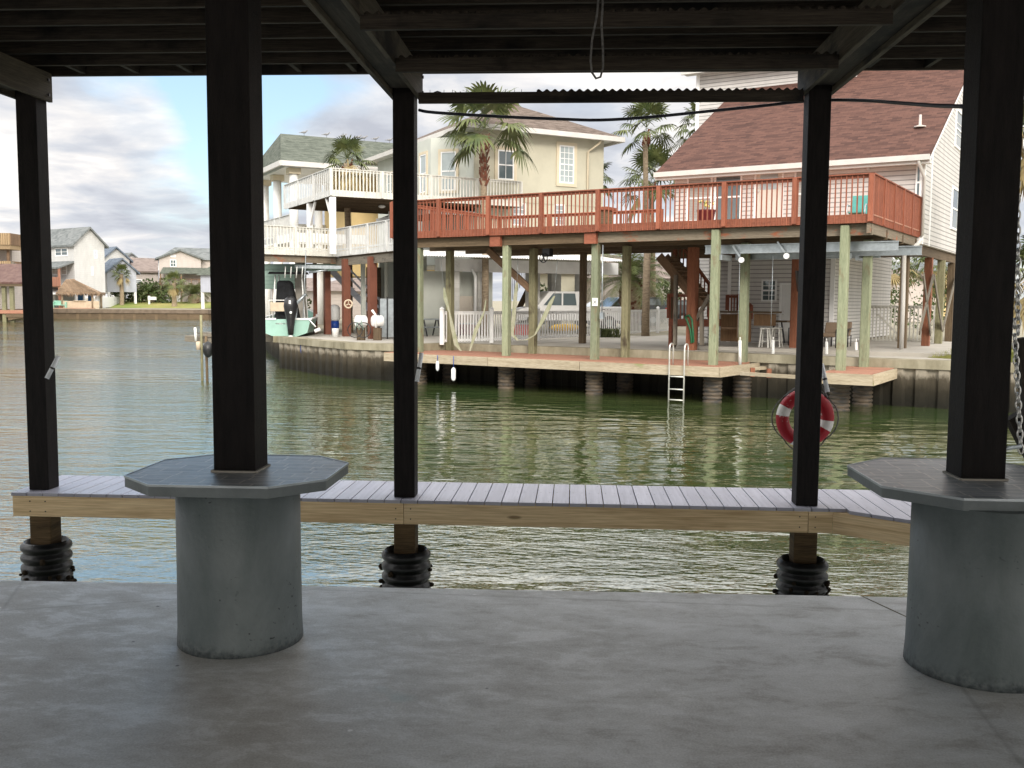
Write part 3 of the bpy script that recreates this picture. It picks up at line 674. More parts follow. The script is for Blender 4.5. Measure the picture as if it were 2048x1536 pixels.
# ================================================================ red deck on green piles
UL, VB = 16.62, 7.1
dk_ = thing('raised_deck', 'long raised deck with rust red railing standing on green piles by the canal', 'deck', N.p(8, 3.5, ZG))
m = MB()
for k in range(50): nb(m, -.05, UL + .05, k * .142 + .0, k * .142 + .134, 3.90, 3.94, N.u)
m.build('deck_boards', M['red_floor'], dk_)
rail(dk_, N.p(0, 0), N.p(UL, 0), 3.70, 5.02, M['red'], sp=.165, bw=.034, ps=2.09, capw=.15, skirt=.24, pw=.13)
rail(dk_, N.p(0, 0), N.p(0, VB), 3.70, 5.02, M['red'], sp=.145, bw=.05, ps=1.5, skirt=.24, ends=(False, True), out=-N.u)
rail(dk_, N.p(UL, 0), N.p(UL, VB), 3.70, 5.02, M['red'], sp=.165, ps=2.2, skirt=.24, ends=(False, True), out=N.u)
rail(dk_, N.p(UL, VB), N.p(9.2, VB), 3.70, 5.02, M['red'], sp=.165, ps=2.2, skirt=.24)
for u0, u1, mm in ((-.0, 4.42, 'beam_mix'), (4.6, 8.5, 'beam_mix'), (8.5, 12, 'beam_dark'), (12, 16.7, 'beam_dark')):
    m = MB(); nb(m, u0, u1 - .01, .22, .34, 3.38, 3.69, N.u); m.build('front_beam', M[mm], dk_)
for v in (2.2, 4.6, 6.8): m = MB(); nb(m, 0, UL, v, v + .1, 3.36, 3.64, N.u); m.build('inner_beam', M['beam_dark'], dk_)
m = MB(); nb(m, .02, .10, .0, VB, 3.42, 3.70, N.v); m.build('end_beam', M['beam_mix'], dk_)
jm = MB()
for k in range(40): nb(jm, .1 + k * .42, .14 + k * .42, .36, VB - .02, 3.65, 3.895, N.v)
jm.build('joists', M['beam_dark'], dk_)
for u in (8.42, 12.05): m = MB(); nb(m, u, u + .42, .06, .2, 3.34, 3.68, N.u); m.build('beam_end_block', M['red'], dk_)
FU = (15.7, 11.95, 8.55, 4.45, .7); ZD = -.38
def pile(parent, u, v, z1, mat, w=.25, z0=-1.4, sl=None, nm='pile'):
    p = N.p(u, v); a = MB(); ww = w / 2
    a.hexa([N.p(u - ww, v - ww, z0), N.p(u + ww, v - ww, z0), N.p(u + ww, v + ww, z0), N.p(u - ww, v + ww, z0), N.p(u - ww * .96, v - ww * .96, z1), N.p(u + ww * .96, v - ww * .96, z1), N.p(u + ww * .96, v + ww * .96, z1), N.p(u - ww * .96, v + ww * .96, z1)], V((0, 0, 1)))
    o = a.build(nm, mat, parent, bevel=.03)
    if sl: sleeve(o, p.x, p.y, sl, -1.9, ZD - .38, M['sleeve_n'])
    return o
for u in FU: pile(dk_, u, .35 if u > 5 else .16, 3.38 if u > 5 else 3.66, M['green_post'], sl=.29)
for u in (.5, 4.2, 8.3, 11.95, 15.6): pile(dk_, u, 2.12, 3.37, M['olive_post' if u > 5 else 'green_post'], .26, sl=.29)
for u, mm in ((3.55, 'red_post'), (8.2, 'beam_dark'), (12.0, 'beam_dark')): pile(dk_, u, 6.0 if u > 5 else 5.4, 3.36, M[mm], .24, ZG)
for u0, u1, z0, z1 in ((13.9, 12.05, 3.34, 1.9),):
    m = MB(); m.bar(N.p(u0, 2.12, z0), N.p(u1, 2.12, z1), .1, .24); m.build('brace', M['stair'], dk_)

# ================================================================ dock with red top
dock = thing('boat_dock', 'low dock with faded red top and bleached fascia in front of the bulkhead', 'dock', N.p(8, 1, ZW))
VF = -.55
m = MB()
for k in range(20): nb(m, 4.0 if k < 22 else 0, 16.6, VF + .002 + k * .145, VF + .137 + k * .145, ZD - .04, ZD, N.u)
m.build('dock_boards', M['red_floor'], dock)
m = MB()
for k in range(24): nb(m, -.35, .95, -.85 + k * .145, -.72 + k * .145, ZD - .04, ZD + .001, N.u)
m.build('side_boards', M['red_floor'], dock)
for a, b in (((4.0, VF), (8.6, VF)), ((8.62, VF), (12.1, VF)), ((12.12, VF), (16.6, VF)), ((3.98, VF), (3.72, 2.3)), ((-.40, -.88), (1.0, -.88)), ((-.40, -.86), (-.40, 2.4)), ((1.0, -.86), (1.0, 2.3))):
    m = MB(); m.bar(N.p(*a, ZD - .16), N.p(*b, ZD - .16), .05, .30); m.build('fascia_board', M['fascia'], dock)
for v in (1.1, 2.0): m = MB(); nb(m, 3.9, 16.5, v, v + .06, ZD - .28, ZD - .05, N.u); m.build('stringer', M['beam_dark'], dock)
# ladder
ld = thing('swim_ladder', 'steel swim ladder with two hooped handrails on the red dock', 'ladder', N.p(5.9, VF, ZW))
ul, _ = N.nv(1338, 760, VF - .14); ur, _ = N.nv(1368, 760, VF - .14); rail_m = []
for u in (ul, ur):
    m = MB(); z = ZD + .62; pts = [N.p(u, VF - .14, ZW - .25), N.p(u, VF - .14, z - .1)]
    for k in range(1, 8): a = math.pi * k / 8; pts.append(N.p(u, VF - .14 + .14 - .14 * math.cos(a), z - .1 + .12 * math.sin(a)))
    pts += [N.p(u, VF + .14, z - .1), N.p(u, VF + .14, ZD)]
    m.tube(pts, .024, 8); m.build('side_rail', M['alum'], ld)
for z in (-1.42, -1.1, -.72): m = MB(); m.tube([N.p(ul, VF - .14, z), N.p(ur, VF - .14, z)], .022, 6); m.build('rung', M['alum'], ld)

# ================================================================ boat lift and things under the deck
lf = thing('boat_lift', 'galvanised boat lift beams, cables and pulleys under the right part of the deck', 'boat lift', N.p(3, 1.5, ZW))
for (a, b, z) in (((5.0, .75), (-.6, .75), 3.10), ((2.0, 2.0), (-1.0, 2.0), 3.02), ((4.6, 2.35), (.2, 2.35), 2.98)):
    m = MB(); m.bar(N.p(*a, z), N.p(*b, z), .03, .24); m.bar(N.p(*a, z + .12), N.p(*b, z + .12), .14, .03); m.bar(N.p(*a, z - .12), N.p(*b, z - .12), .14, .03); m.build('steel_beam', M['galv'], lf)
for u in (4.3, .75):
    for v in (.5, 2.2): m = MB(); m.bar(N.p(u, v - .35, 2.84), N.p(u, v + .5, 2.84), .1, .16); m.build('bracket', M['galv'], lf)
for px, py in ((1483, 520), (1573, 512)):
    u, z = N.nv(px, py, .6); m = MB(); m.tube([N.p(u, .57, z), N.p(u, .63, z)], .085, 14); m.build('pulley', M['white'], lf)
    m = MB(); m.bar(N.p(u + .05, .6, z + .1), N.p(u + .28, .6, z + .42), .03, .05); m.build('pulley_arm', M['galv'], lf)
for px, y0, y1 in ((1480, 508, 675), (1546, 512, 670)):
    u, z0 = N.nv(px, y0, .6); _, z1 = N.nv(px, y1, .6); m = MB(); m.tube([N.p(u, .6, z0), N.p(u, .6, z1)], .008, 5); m.build('cable', M['galv'], lf)
for (a, b) in (((1482, 747), (1640, 757)), ((1500, 738), (1600, 730))):
    p, q = G(*a, -.55), G(*b, -.55); m = MB(); m.bar(p, q, .1, .1); m.build('cradle_beam', M['fascia'], lf)
for px, py in ((1505, 745), (1538, 747)):
    p = G(px, py, -.55); m = MB(); m.bar(p + V((0, 0, -.12)), p + V((0, 0, .14)), .12, .12); m.build('cradle_joint', M['red_post'], lf)
gp = None
for k, (px, yt, yb) in enumerate(((1480, 681, 731), (1546, 680, 726), (1653, 683, 726), (1712, 684, 724))):
    p = G(px, yb, ZD - .05); top = P(px, yt, (p - CAM).dot(FH)); m = MB(); m.tube([p, top], .05, 10); m.tube([top, top + V((0, 0, .10))], .02, 6)
    names = ['first white guide pole right of the ladder, at the boat slip', 'white guide pole left of the second slip pile', 'white guide pole just right of the post with the life ring', 'white guide pole beside the thick green pile on the right']
    tag(m.build('guide_pole', M['pvc_w']), names[k], 'guide pole', 'white guide poles at the boat slip')
# slings
def sling(label, pts, v, grp='hanging boat slings'):
    q = [N.p(*((lambda uz: (uz[0], v, uz[1]))(N.nv(x, y, v)))) for x, y, w in pts]; m = MB()
    for i in range(len(q) - 1):
        for s in range(3):
            a = q[i].lerp(q[i + 1], s / 3); b = q[i].lerp(q[i + 1], (s + 1) / 3); w0 = pts[i][2] + (pts[i + 1][2] - pts[i][2]) * s / 3; w1 = pts[i][2] + (pts[i + 1][2] - pts[i][2]) * (s + 1) / 3
            m.hexa([a - N.u * w0 - N.v * .01, a + N.u * w0 - N.v * .01, a + N.u * w0 + N.v * .01, a - N.u * w0 + N.v * .01, b - N.u * w1 - N.v * .01, b + N.u * w1 - N.v * .01, b + N.u * w1 + N.v * .01, b - N.u * w1 + N.v * .01], (b - a).normalized())
    o = tag(m.build('boat_sling', M['webbing']), label, 'sling', grp)
    return o
def wire(par, a, b, v):
    (u0, z0), (u1, z1) = N.nv(*a, v), N.nv(*b, v); m = MB(); m.tube([N.p(u0, v, z0), N.p(u1, v, z1)], .007, 5); m.build('wire', M['galv'], par)
s1 = sling('slack yellowed sling strap forming the left hanging V under the deck', [(888, 575, .03), (891, 598, .09), (899, 625, .03), (905, 655, .08), (913, 690, .10), (922, 702, .03), (940, 702, .03), (952, 660, .09), (968, 625, .03), (972, 600, .02)], 1.2)
wire(s1, (881, 508), (887, 575), 1.2)
s2 = sling('yellowed sling strap curving low between the two piles, the right hanging V', [(1034, 565, .05), (1031, 590, .07), (1027, 640, .08), (1023, 668, .09), (1036, 681, .06), (1052, 680, .06), (1070, 670, .03), (1088, 635, .09), (1102, 604, .08), (1109, 592, .03)], 1.2)
wire(s2, (1036, 520), (1034, 565), 1.2); wire(s2, (1116, 505), (1109, 592), 1.2)
u, z = N.nv(1087, 516, 1.0)
wh = thing('winch_wheel', 'spoked black lift wheel hanging under the deck beam', 'wheel', N.p(u, 1.0, z - .16))
m = MB(); m.tube([N.p(u + .15 * math.cos(k * 6.2832 / 20), 1.0, z + .15 * math.sin(k * 6.2832 / 20)) for k in range(20)], .018, 6, closed=True)
for k in range(3): a = k * math.pi / 3; m.bar(N.p(u + .15 * math.cos(a), 1.0, z + .15 * math.sin(a)), N.p(u - .15 * math.cos(a), 1.0, z - .15 * math.sin(a)), .03, .02)
m.build('spoked_rim', M['black'], wh)
m = MB(); m.bf(N, u - .2, u + .08, 1.05, 1.3, z + .05, z + .32); m.build('winch_motor', M['black'], wh)
for lab, px, y0, y1, mm, r, v in (('white fender hanging on a rope under the dock edge', 907, 735, 762, 'white', .08, VF - .1), ('pale fender under the dock left of the white one', 875, 722, 742, 'pvc', .06, VF - .05)):
    u, z0 = N.nv(px, y1, v); _, z1 = N.nv(px, y0, v); c = N.p(u, v)
    t = MB().lathe((c.x, c.y, 0), [(.02, z0), (r * .8, z0 + .04), (r, z0 + .1), (r, z1 - .1), (r * .8, z1 - .04), (.025, z1)], 12).build('boat_fender', M[mm]); tag(t, lab, 'fender')
    MB().tube([V((c.x, c.y, z1)), V((c.x, c.y, ZD - .02))], .012, 5).build('fender_rope', M['blue'], t)
u, z = N.nv(1190, 604, .2)
t = tag(MB().bf(N, u - .1, u + .1, .19, .215, z - .13, z + .13).build('sign_plate', M['pennant']), 'small white plate with a black cross mark on the third green pile', 'sign')
m = MB(); m.bar(N.p(u - .05, .186, z - .05), N.p(u + .05, .186, z + .05), .012, .006, N.v); m.bar(N.p(u + .05, .184, z - .05), N.p(u - .05, .184, z + .05), .012, .006, N.v); m.build('cross_mark', M['black'], t)
u, z = N.nv(1201, 630, .1); m = MB(); m.tube([N.p(u, .2, 3.3), N.p(u, .2, z)], .025, 6); m.bf(N, u - .07, u + .05, .14, .26, z - .12, z + .08)
tag(m.build('power_box', M['galv']), 'small grey outlet box and conduit on the green pile with the white plate', 'outlet box')

# stairs under the deck
st = thing('stair', 'brown wooden stair coming down from the red deck to a small red landing', 'stairs', N.p(6.8, 5, ZG))
def npx(x, y, v): u, z = N.nv(x, y, v); return N.p(u, v, z)
for v in (4.0, 4.55, 5.1):
    m = MB(); m.bar(npx(1318, 512, 4.0) + N.v * (v - 4), npx(1402, 612, 4.0) + N.v * (v - 4), .05, .3); m.build('stringer', M['stair'], st)
a, b = npx(1324, 512, 4.0), npx(1402, 606, 4.0); m = MB()
for k in range(11):
    q = a.lerp(b, (k + .5) / 11); m.bf(Fr(q, N.u, N.v), -.15, .13, .0, 1.12, q.z - .02, q.z + .02, N.v)
m.build('treads', M['stair'], st)
rail(st, npx(1350, 500, 5.2), npx(1420, 590, 5.2), npx(1350, 520, 5.2).z, npx(1350, 470, 5.2).z, M['red'], sp=.15, ps=1.4, zb2=npx(1420, 640, 5.2).z, zt2=npx(1420, 570, 5.2).z)
la, lb = npx(1338, 588, 5.6), npx(1380, 588, 5.6); zl = npx(1338, 638, 5.6).z
m = MB(); uu = sorted(((la - N.o).dot(N.u), (lb - N.o).dot(N.u))); nb(m, uu[0] - .8, uu[1], 5.6, 7.0, zl - .25, zl); m.build('landing', M['red'], st)
rail(st, la, lb, zl, la.z, M['red'], sp=.15, ps=.9)
for u in (uu[0] + .05, uu[1] - .05): m = MB(); nb(m, u - .06, u + .06, 5.65, 5.77, ZG, zl - .25); m.build('landing_post', M['red'], st)
ra, rb = npx(1455, 590, 7.2), npx(1478, 588, 7.2); rail(st, ra, rb, npx(1455, 622, 7.2).z, ra.z, M['red'], sp=.16, ps=.6)
rc2 = npx(1504, 612, 7.2); rail(st, rb, rc2, npx(1478, 622, 7.2).z, rb.z, M['red'], sp=.16, ps=.6, zb2=npx(1500, 640, 7.2).z, zt2=rc2.z)
for (x0, y0, x1, y1) in ((1420, 590, 1384, 655), (1352, 550, 1350, 690), (1403, 620, 1404, 690)):
    m = MB(); m.bar(npx(x0, y0, 3.9), npx(x1, y1, 3.9), .11, .14, N.v); m.build('brace', M['old_wood_l'], st)
ps_ = npx(1383, 690, 3.8); m = MB(); m.bar(V((ps_.x, ps_.y, ZG)), V((ps_.x, ps_.y, 3.36)), .3, .3, N.v); m.build('stair_post', M['red_post'], st)
m = MB()
hp = [npx(x, y, 3.6) for x, y in ((1370, 634), (1378, 630), (1384, 640), (1386, 665), (1387, 684), (1383, 686), (1381, 660), (1374, 640), (1370, 634))]
m.tube(hp, .035, 6); tag(m.build('garden_hose', M['green_hose']), 'green garden hose looped on the stair post', 'hose')

# bar counter, stools, table, chairs, tv
bc = thing('bar_counter', 'brown board outdoor bar counter under the red deck', 'bar counter', npx(1470, 690, 5.6))
def blockpx(name, mat, par, x0, y0, x1, y1, v0, v1, g=None):
    ua, za = N.nv(x0, y0, v0); ub, zb = N.nv(x1, y1, v0); m = MB(); nb(m, min(ua, ub), max(ua, ub), v0, v1, min(za, zb), max(za, zb), g); return m.build(name, mat, par)
blockpx('counter_top', M['beam_dark'], bc, 1440, 622, 1548, 627, 5.3, 6.2)
blockpx('front_panel', M['bar_wood'], bc, 1474, 627, 1500, 684, 5.35, 5.45, V((0, 0, 1)))
blockpx('side_panel', M['bar_wood'], bc, 1508, 628, 1542, 652, 5.45, 6.0, V((0, 0, 1)))
blockpx('shelf', M['stair'], bc, 1444, 654, 1474, 659, 5.4, 6.0)
blockpx('back_panel', M['bar_wood'], bc, 1442, 628, 1474, 683, 6.05, 6.12, V((0, 0, 1)))
def stool(label, px, py, v, h=.62, w=.30, mat='cream_rail', g='stools by the outdoor bar'):
    u, _ = N.nv(px, py, v); b = N.p(u, v, ZG + .12)
    t = thing('bar_stool', label, 'stool', b, g); m = MB(); m.bf(N, u - w / 2, u + w / 2, v - w / 2, v + w / 2, b.z + h, b.z + h + .05); m.build('seat', M[mat], t, bevel=.01)
    for i in (-1, 1):
        for j in (-1, 1): m = MB(); m.bar(N.p(u + i * w * .52, v + j * w * .52, b.z), N.p(u + i * w * .36, v + j * w * .36, b.z + h), .045, .045); m.build('leg', M[mat], t)
    m = MB(); m.bar(N.p(u - w * .46, v - w * .46, b.z + .22), N.p(u + w * .46, v - w * .46, b.z + .22), .03, .03); m.build('footrest', M[mat], t)
stool('cream bar stool nearest the green pile, first of the pair', 1530, 686, 5.0)
stool('cream bar stool further from the green pile, second of the pair', 1553, 686, 5.6)
tb = thing('high_table', 'dark high table with slanted legs by the white door', 'table', npx(1565, 686, 6.0))
blockpx('table_top', M['beam_dark'], tb, 1542, 641, 1574, 645, 6.0, 6.7)
for x0, x1 in ((1563, 1569), (1548, 1545)): m = MB(); m.bar(npx(x0, 645, 6.1), npx(x1, 686, 6.1), .05, .05); m.build('leg', M['black'], tb)
def pchair(label, px, py, v, mat, cat='patio chair', w=.5, sc2=1, g='brown cushioned patio chairs', frame='black'):
    u, _ = N.nv(px, py, v); b = ZG + .125; t = thing('patio_chair', label, cat, N.p(u, v, b), g); w2 = w / 2
    m = MB(); nb(m, u - w2, u + w2, v - .28, v + .28, b + .36, b + .50); m.build('seat_cushion', M[mat], t, bevel=.04)
    m = MB(); m.hexa([N.p(u - w2, v + .22, b + .48), N.p(u + w2, v + .22, b + .48), N.p(u + w2, v + .34, b + .48), N.p(u - w2, v + .34, b + .48), N.p(u - w2, v + .38, b + .86), N.p(u + w2, v + .38, b + .86), N.p(u + w2, v + .48, b + .86), N.p(u - w2, v + .48, b + .86)]); m.build('back_cushion', M[mat], t, bevel=.04)
    for s in (-1, 1):
        m = MB(); m.tube([N.p(u + s * (w2 + .03), v - .28, b), N.p(u + s * (w2 + .03), v - .28, b + .62), N.p(u + s * (w2 + .03), v + .3, b + .64)], .02, 6); m.build('arm', M[frame], t)
        m = MB(); m.bar(N.p(u + s * w2, v + .3, b), N.p(u + s * w2, v + .3, b + .4), .03, .03); m.build('leg', M[frame], t)
pchair('brown cushioned patio chair left of the green pile, under the white house', 1659, 682, 6.4, 'cushion')
pchair('brown cushioned patio chair half behind the thick green pile', 1683, 680, 7.4, 'cushion')
pchair('dark patio chair by the white door behind the red-brown pile', 1597, 684, 7.2, 'beam_dark', g=None)
u, z = N.nv(1597, 562, 5.0); t = thing('wall_tv', 'small dark television tilted on the rust-stained pile', 'television', N.p(u, 5.0, z))
m = MB(); m.hexa([N.p(u - .1, 4.9, z - .34), N.p(u + .06, 5.2, z - .34), N.p(u + .10, 5.2, z - .34), N.p(u - .04, 4.9, z - .34), N.p(u - .06, 4.8, z + .34), N.p(u + .1, 5.1, z + .34), N.p(u + .16, 5.1, z + .34), N.p(u, 4.8, z + .34)]); s_ = m.build('casing', M['black'], t)
m = MB(); m.hexa([N.p(u - .09, 4.885, z - .3), N.p(u + .05, 5.17, z - .3), N.p(u + .052, 5.16, z - .3), N.p(u - .086, 4.88, z - .3), N.p(u - .055, 4.795, z + .3), N.p(u + .09, 5.07, z + .3), N.p(u + .092, 5.06, z + .3), N.p(u - .05, 4.79, z + .3)]); m.build('screen', M['tvscreen'], t)

# ================================================================ white house with red-brown roof
wh = thing('white_house', 'white lap-sided house on stilts with a large red-brown shingle roof', 'house', N.p(4, 12, ZG))
V0, UR, UW = 7.15, -.12, 8.75; ZE = 6.22; SL = .535; VE = 6.55
def roofz(v): return ZE + .12 + (v - VE) * SL
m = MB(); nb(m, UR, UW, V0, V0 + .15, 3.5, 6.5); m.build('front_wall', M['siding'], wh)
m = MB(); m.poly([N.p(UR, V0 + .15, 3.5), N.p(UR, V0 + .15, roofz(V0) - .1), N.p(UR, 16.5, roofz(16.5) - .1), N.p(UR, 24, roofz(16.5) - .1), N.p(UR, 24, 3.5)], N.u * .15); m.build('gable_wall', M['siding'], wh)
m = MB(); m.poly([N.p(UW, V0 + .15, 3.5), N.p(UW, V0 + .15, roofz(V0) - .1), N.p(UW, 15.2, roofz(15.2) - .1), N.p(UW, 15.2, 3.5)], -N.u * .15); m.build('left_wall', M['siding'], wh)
m = MB(); nb(m, UR + .16, UW - .16, V0 + .16, 16.4, 3.46, 3.6); m.build('floor', M['beam_dark'], wh)
m = MB(); r0, r1 = UR - .25, UW + .55
m.poly([N.p(r0, VE, roofz(VE)), N.p(r1, VE, roofz(VE)), N.p(r1, 16.6, roofz(16.6)), N.p(r0, 16.6, roofz(16.6))], V((0, 0, -.09)), N.u); m.build('roof', M['sh_red'], wh)
m = MB(); nb(m, r0, r1, VE - .13, VE - .01, ZE - .06, ZE + .12); m.bf(N, r0, r1, VE - .005, VE + .02, ZE - .16, ZE + .02); m.build('gutter', M['gutter'], wh)
m = MB(); nb(m, r0 + .02, r1 - .02, VE + .02, V0 - .005, ZE - .12, ZE - .09); m.build('soffit', M['white'], wh)
for u in (UR - .24, UW + .5):
    m = MB(); m.poly([N.p(u, VE, roofz(VE) - .09), N.p(u, 16.6, roofz(16.6) - .09), N.p(u, 16.6, roofz(16.6) - .27), N.p(u, VE, roofz(VE) - .24)], N.u * .03); m.build('rake_board', M['white'], wh)
for v in (V0 + .0, 8.45): m = MB(); nb(m, UR - .03, UR + .14 if v < 8 else UR, v - .035, v + .12, 3.48, roofz(v) - .12); m.build('corner_board', M['white'], wh)
# upper storey behind the roof
UT1, _ = N.nv(1393, 200, 15.2); UT0, _ = N.nv(1712, 168, 15.2)
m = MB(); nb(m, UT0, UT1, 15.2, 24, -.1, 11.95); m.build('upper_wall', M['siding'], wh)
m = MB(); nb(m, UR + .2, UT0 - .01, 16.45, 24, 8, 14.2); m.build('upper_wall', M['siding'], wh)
m = MB(); nb(m, UT0 - .012, UT0 + .14, 15.17, 15.33, roofz(15.2) - .1, 11.94); m.build('corner_board', M['white'], wh); m = MB(); nb(m, UT1 - .14, UT1 + .02, 15.17, 15.33, 3, 11.94); m.build('corner_board', M['white'], wh)
m = MB(); m.poly([N.p(UT0 - .1, 14.6, 11.95), N.p(UT1 + .5, 14.6, 11.95), N.p(UT1 + .5, 19.6, 13.6), N.p(UT0 - .1, 19.6, 13.6)], V((0, 0, -.1)), N.u); m.poly([N.p(UT0 - .1, 24.4, 11.95), N.p(UT1 + .5, 24.4, 11.95), N.p(UT1 + .5, 19.62, 13.6), N.p(UT0 - .1, 19.62, 13.6)], V((0, 0, -.1)), N.u); m.build('upper_roof', M['sh_red'], wh)
m = MB(); nb(m, UT0 - .1, UT1 + .5, 14.5, 14.62, 11.75, 11.95); nb(m, UT0 - .08, UT1 + .48, 14.62, 15.19, 11.8, 11.84); m.build('upper_gutter', M['gutter'], wh)
# openings of the deck-level front wall (positions read off the photograph, in the wall's plane)
W0 = V0
winpx(wh, N, W0, 1375, 350, 1424, 443, nc=1, nr=1, gm=M['blind'], fw=.07)
winpx(wh, N, W0, 1430, 347, 1483, 442, nc=1, nr=1, gm=M['glass'], fw=.07)
winpx(wh, N, W0, 1590, 340, 1612, 436, nc=1, nr=1, gm=M['blind'], fw=.07)
def door(par, fr, v, x0, y0, x1, y1, mat, lite=None):
    ua, za = fr.nv(x0, y0, v); ub, zb = fr.nv(x1, y1, v); lo, hi = sorted((ua, ub)); z0, z1 = sorted((za, zb))
    m = MB(); m.bf(fr, lo + .08, hi - .08, v - .03, v + .02, z0, z1 - .08); d = m.build('door', mat, par)
    m = MB(); m.bf(fr, lo, lo + .075, v - .05, v + .02, z0, z1); m.bf(fr, hi - .075, hi, v - .05, v + .02, z0, z1); m.bf(fr, lo + .08, hi - .08, v - .05, v + .02, z1 - .075, z1); m.build('door_frame', M['white'], d)
    for i in (0, 1): m = MB(); m.bf(fr, lo + .22, hi - .22, v - .04, v - .028, z0 + .2 + i * .85, z0 + .9 + i * .75); m.build('door_panel', lite if (lite and i) else mat, d)
    m = MB(); m.tube([fr.p(hi - .17, v - .03, z0 + 1.0), fr.p(hi - .17, v - .09, z0 + 1.0)], .03, 8); m.tube([fr.p(hi - .17, v - .03, z0 + 1.13), fr.p(hi - .17, v - .06, z0 + 1.13)], .025, 8); m.build('handle', M['steel'], d)
door(wh, N, W0, 1510, 341, 1566, 437, M['doorcream'], M['glass_pale'])
winpx(wh, N, W0, 1833, 330, 1843, 400, nc=1, nr=1, gm=M['glass'], fw=.05)
winpu(wh, N, UR, 1904, 372, 1913, 463, nc=1, nr=2, gm=M['glass'], fw=.08)
winpu(wh, N, UR, 1912, 215, 1922, 305, nc=1, nr=3, gm=M['glass'], fw=.08)
# gull ornament and wall light, roof vent
u, z = N.nv(1737, 334, W0); m = MB()
for s in (-1, 1): m.tube([N.p(u, W0 - .04, z - .03), N.p(u + s * .12, W0 - .05, z + .06), N.p(u + s * .22, W0 - .05, z + .03), N.p(u + s * .34, W0 - .05, z + .07)], [.04, .03, .025, .008], 6)
m.ball(N.p(u, W0 - .05, z - .04), .06, 8, 6, (1, .6, 1.3)); m.build('bird_ornament', M['pvc'], wh)
q = N.nv(1838, 252, 8.0); vv = (252)
d_ = ray(1840, 252); num = (roofz(0) - EYE + (CAM - N.o).dot(N.v) * 0)
def hitroof(px, py):
    d = ray(px, py); a = (CAM - N.o).dot(N.v); k = (ZE + .12 + (a - VE) * SL - EYE) / (d.z - d.dot(N.v) * SL); return CAM + d * k
h = hitroof(1840, 254); m = MB(); m.lathe(h, [(.22, -.02), (.2, .03), (.05, .07), (.045, .42)], 10); m.build('roof_vent', M['siding_pink'], wh)
# downspout
def tz(x, y, v): return npx(x, y, v)
m = MB(); a = npx(1838, 318, 6.5); pts = [a, a + V((0, 0, -.12)), N.p(UR - .02, V0 - .08, a.z - .55), N.p(UR - .02, V0 - .08, 3.75), N.p(UR + .05, V0 - .1, 3.5), npx(1812, 494, 6.6), npx(1808, 520, 6.6), npx(1802, 690, 6.6)]
pts[-1].z = ZG + .1
m.tube(pts[:4], .055, 6); m.build('downspout', M['gutter'], wh)
m = MB(); m.tube([npx(1841, 478, 6.8), npx(1836, 488, 6.7), npx(1815, 502, 6.6), npx(1808, 512, 6.6), npx(1806, 600, 6.6), V((npx(1803, 690, 6.6).x, npx(1803, 690, 6.6).y, ZG + .12))], .075, 8); m.build('downspout', M['gutter'], wh)
# lower enclosure, stilts, bracing
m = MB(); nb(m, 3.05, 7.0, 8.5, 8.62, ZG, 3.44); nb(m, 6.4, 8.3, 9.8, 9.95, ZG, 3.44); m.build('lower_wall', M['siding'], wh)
m = MB(); nb(m, 3.05, 3.2, 8.63, 13.4, ZG, 3.44); m.build('lower_side_wall', M['siding_g'], wh)
m = MB(); nb(m, 3.0, 3.16, 8.45, 8.497, ZG, 3.44); m.build('corner_board', M['white'], wh); m = MB(); nb(m, 6.9, 7.03, 8.45, 8.497, ZG, 3.44); m.build('corner_board', M['white'], wh)
winpx(wh, N, 8.5, 1524, 559, 1553, 603, nc=2, nr=4, fw=.06)
door(wh, N, 8.5, 1560, 566, 1592, 683, M['pennant'])
m = MB(); nb(m, -.1, 8.6, 7.3, 7.45, 3.15, 3.46, N.u); nb(m, .0, .14, 7.46, 20, 3.15, 3.455, N.v); m.build('floor_beam', M['beam_dark'], wh)
for u, v, mm in ((.45, 7.6, 'beam_dark'), (.1, 10.1, 'red_post'), (.05, 12.6, 'olive_post'), (.1, 15.5, 'beam_dark'), (-.0, 18.5, 'beam_dark'), (8.3, 8.3, 'beam_dark')):
    m = MB(); nb(m, u - .13, u + .13, v - .13, v + .13, ZG, 3.15, V((0, 0, 1))); m.build('stilt', M[mm], wh)
for (v0, z0, v1, z1) in ((7.7, .5, 10.0, 2.5), (10.2, 2.5, 12.6, .5), (12.7, .5, 15.4, 2.5), (8.0, 2.5, 10.0, .4)):
    m = MB(); m.bar(N.p(-.08, v0, z0), N.p(-.08, v1, z1), .04, .2); m.build('cross_brace', M['old_wood_l'], wh)
# deck furniture
u, z = N.nv(1412, 440, 5.2); p = N.p(u, 5.2)
t = thing('flower_pot', 'tall dark red planter with yellow flowers on the red deck', 'planter', (p.x, p.y, 3.94))
MB().lathe((p.x, p.y, 3.94), [(.20, 0), (.25, .3), (.32, .72), (.34, .76), (.34, .8), (.28, .8), (.27, .72)], 16).build('pot', M['darkred'], t)
m = MB()
for k in range(60): a, r_ = R.uniform(0, 6.28), R.uniform(0, .3); q = V((p.x + r_ * math.cos(a), p.y + r_ * math.sin(a), 4.72 + R.uniform(0, .3))); w = V((R.uniform(-.07, .07), R.uniform(-.07, .07), .05)); m.poly([q, q + w, q + w * .5 + V((.02, .03, .05))])
m.build('leaves', M['leaf'], t); m = MB()
for k in range(16): a, r_ = R.uniform(0, 6.28), R.uniform(0, .25); m.ball((p.x + r_ * math.cos(a), p.y + r_ * math.sin(a), 4.85 + R.uniform(0, .2)), .035, 6, 4)
m.build('blossoms', M['flower'], t)
u, _ = N.nv(1715, 420, 4.5)
t = thing('patio_chair', 'teal sling patio chair on the red deck behind the railing', 'patio chair', N.p(u, 4.5, 3.94))
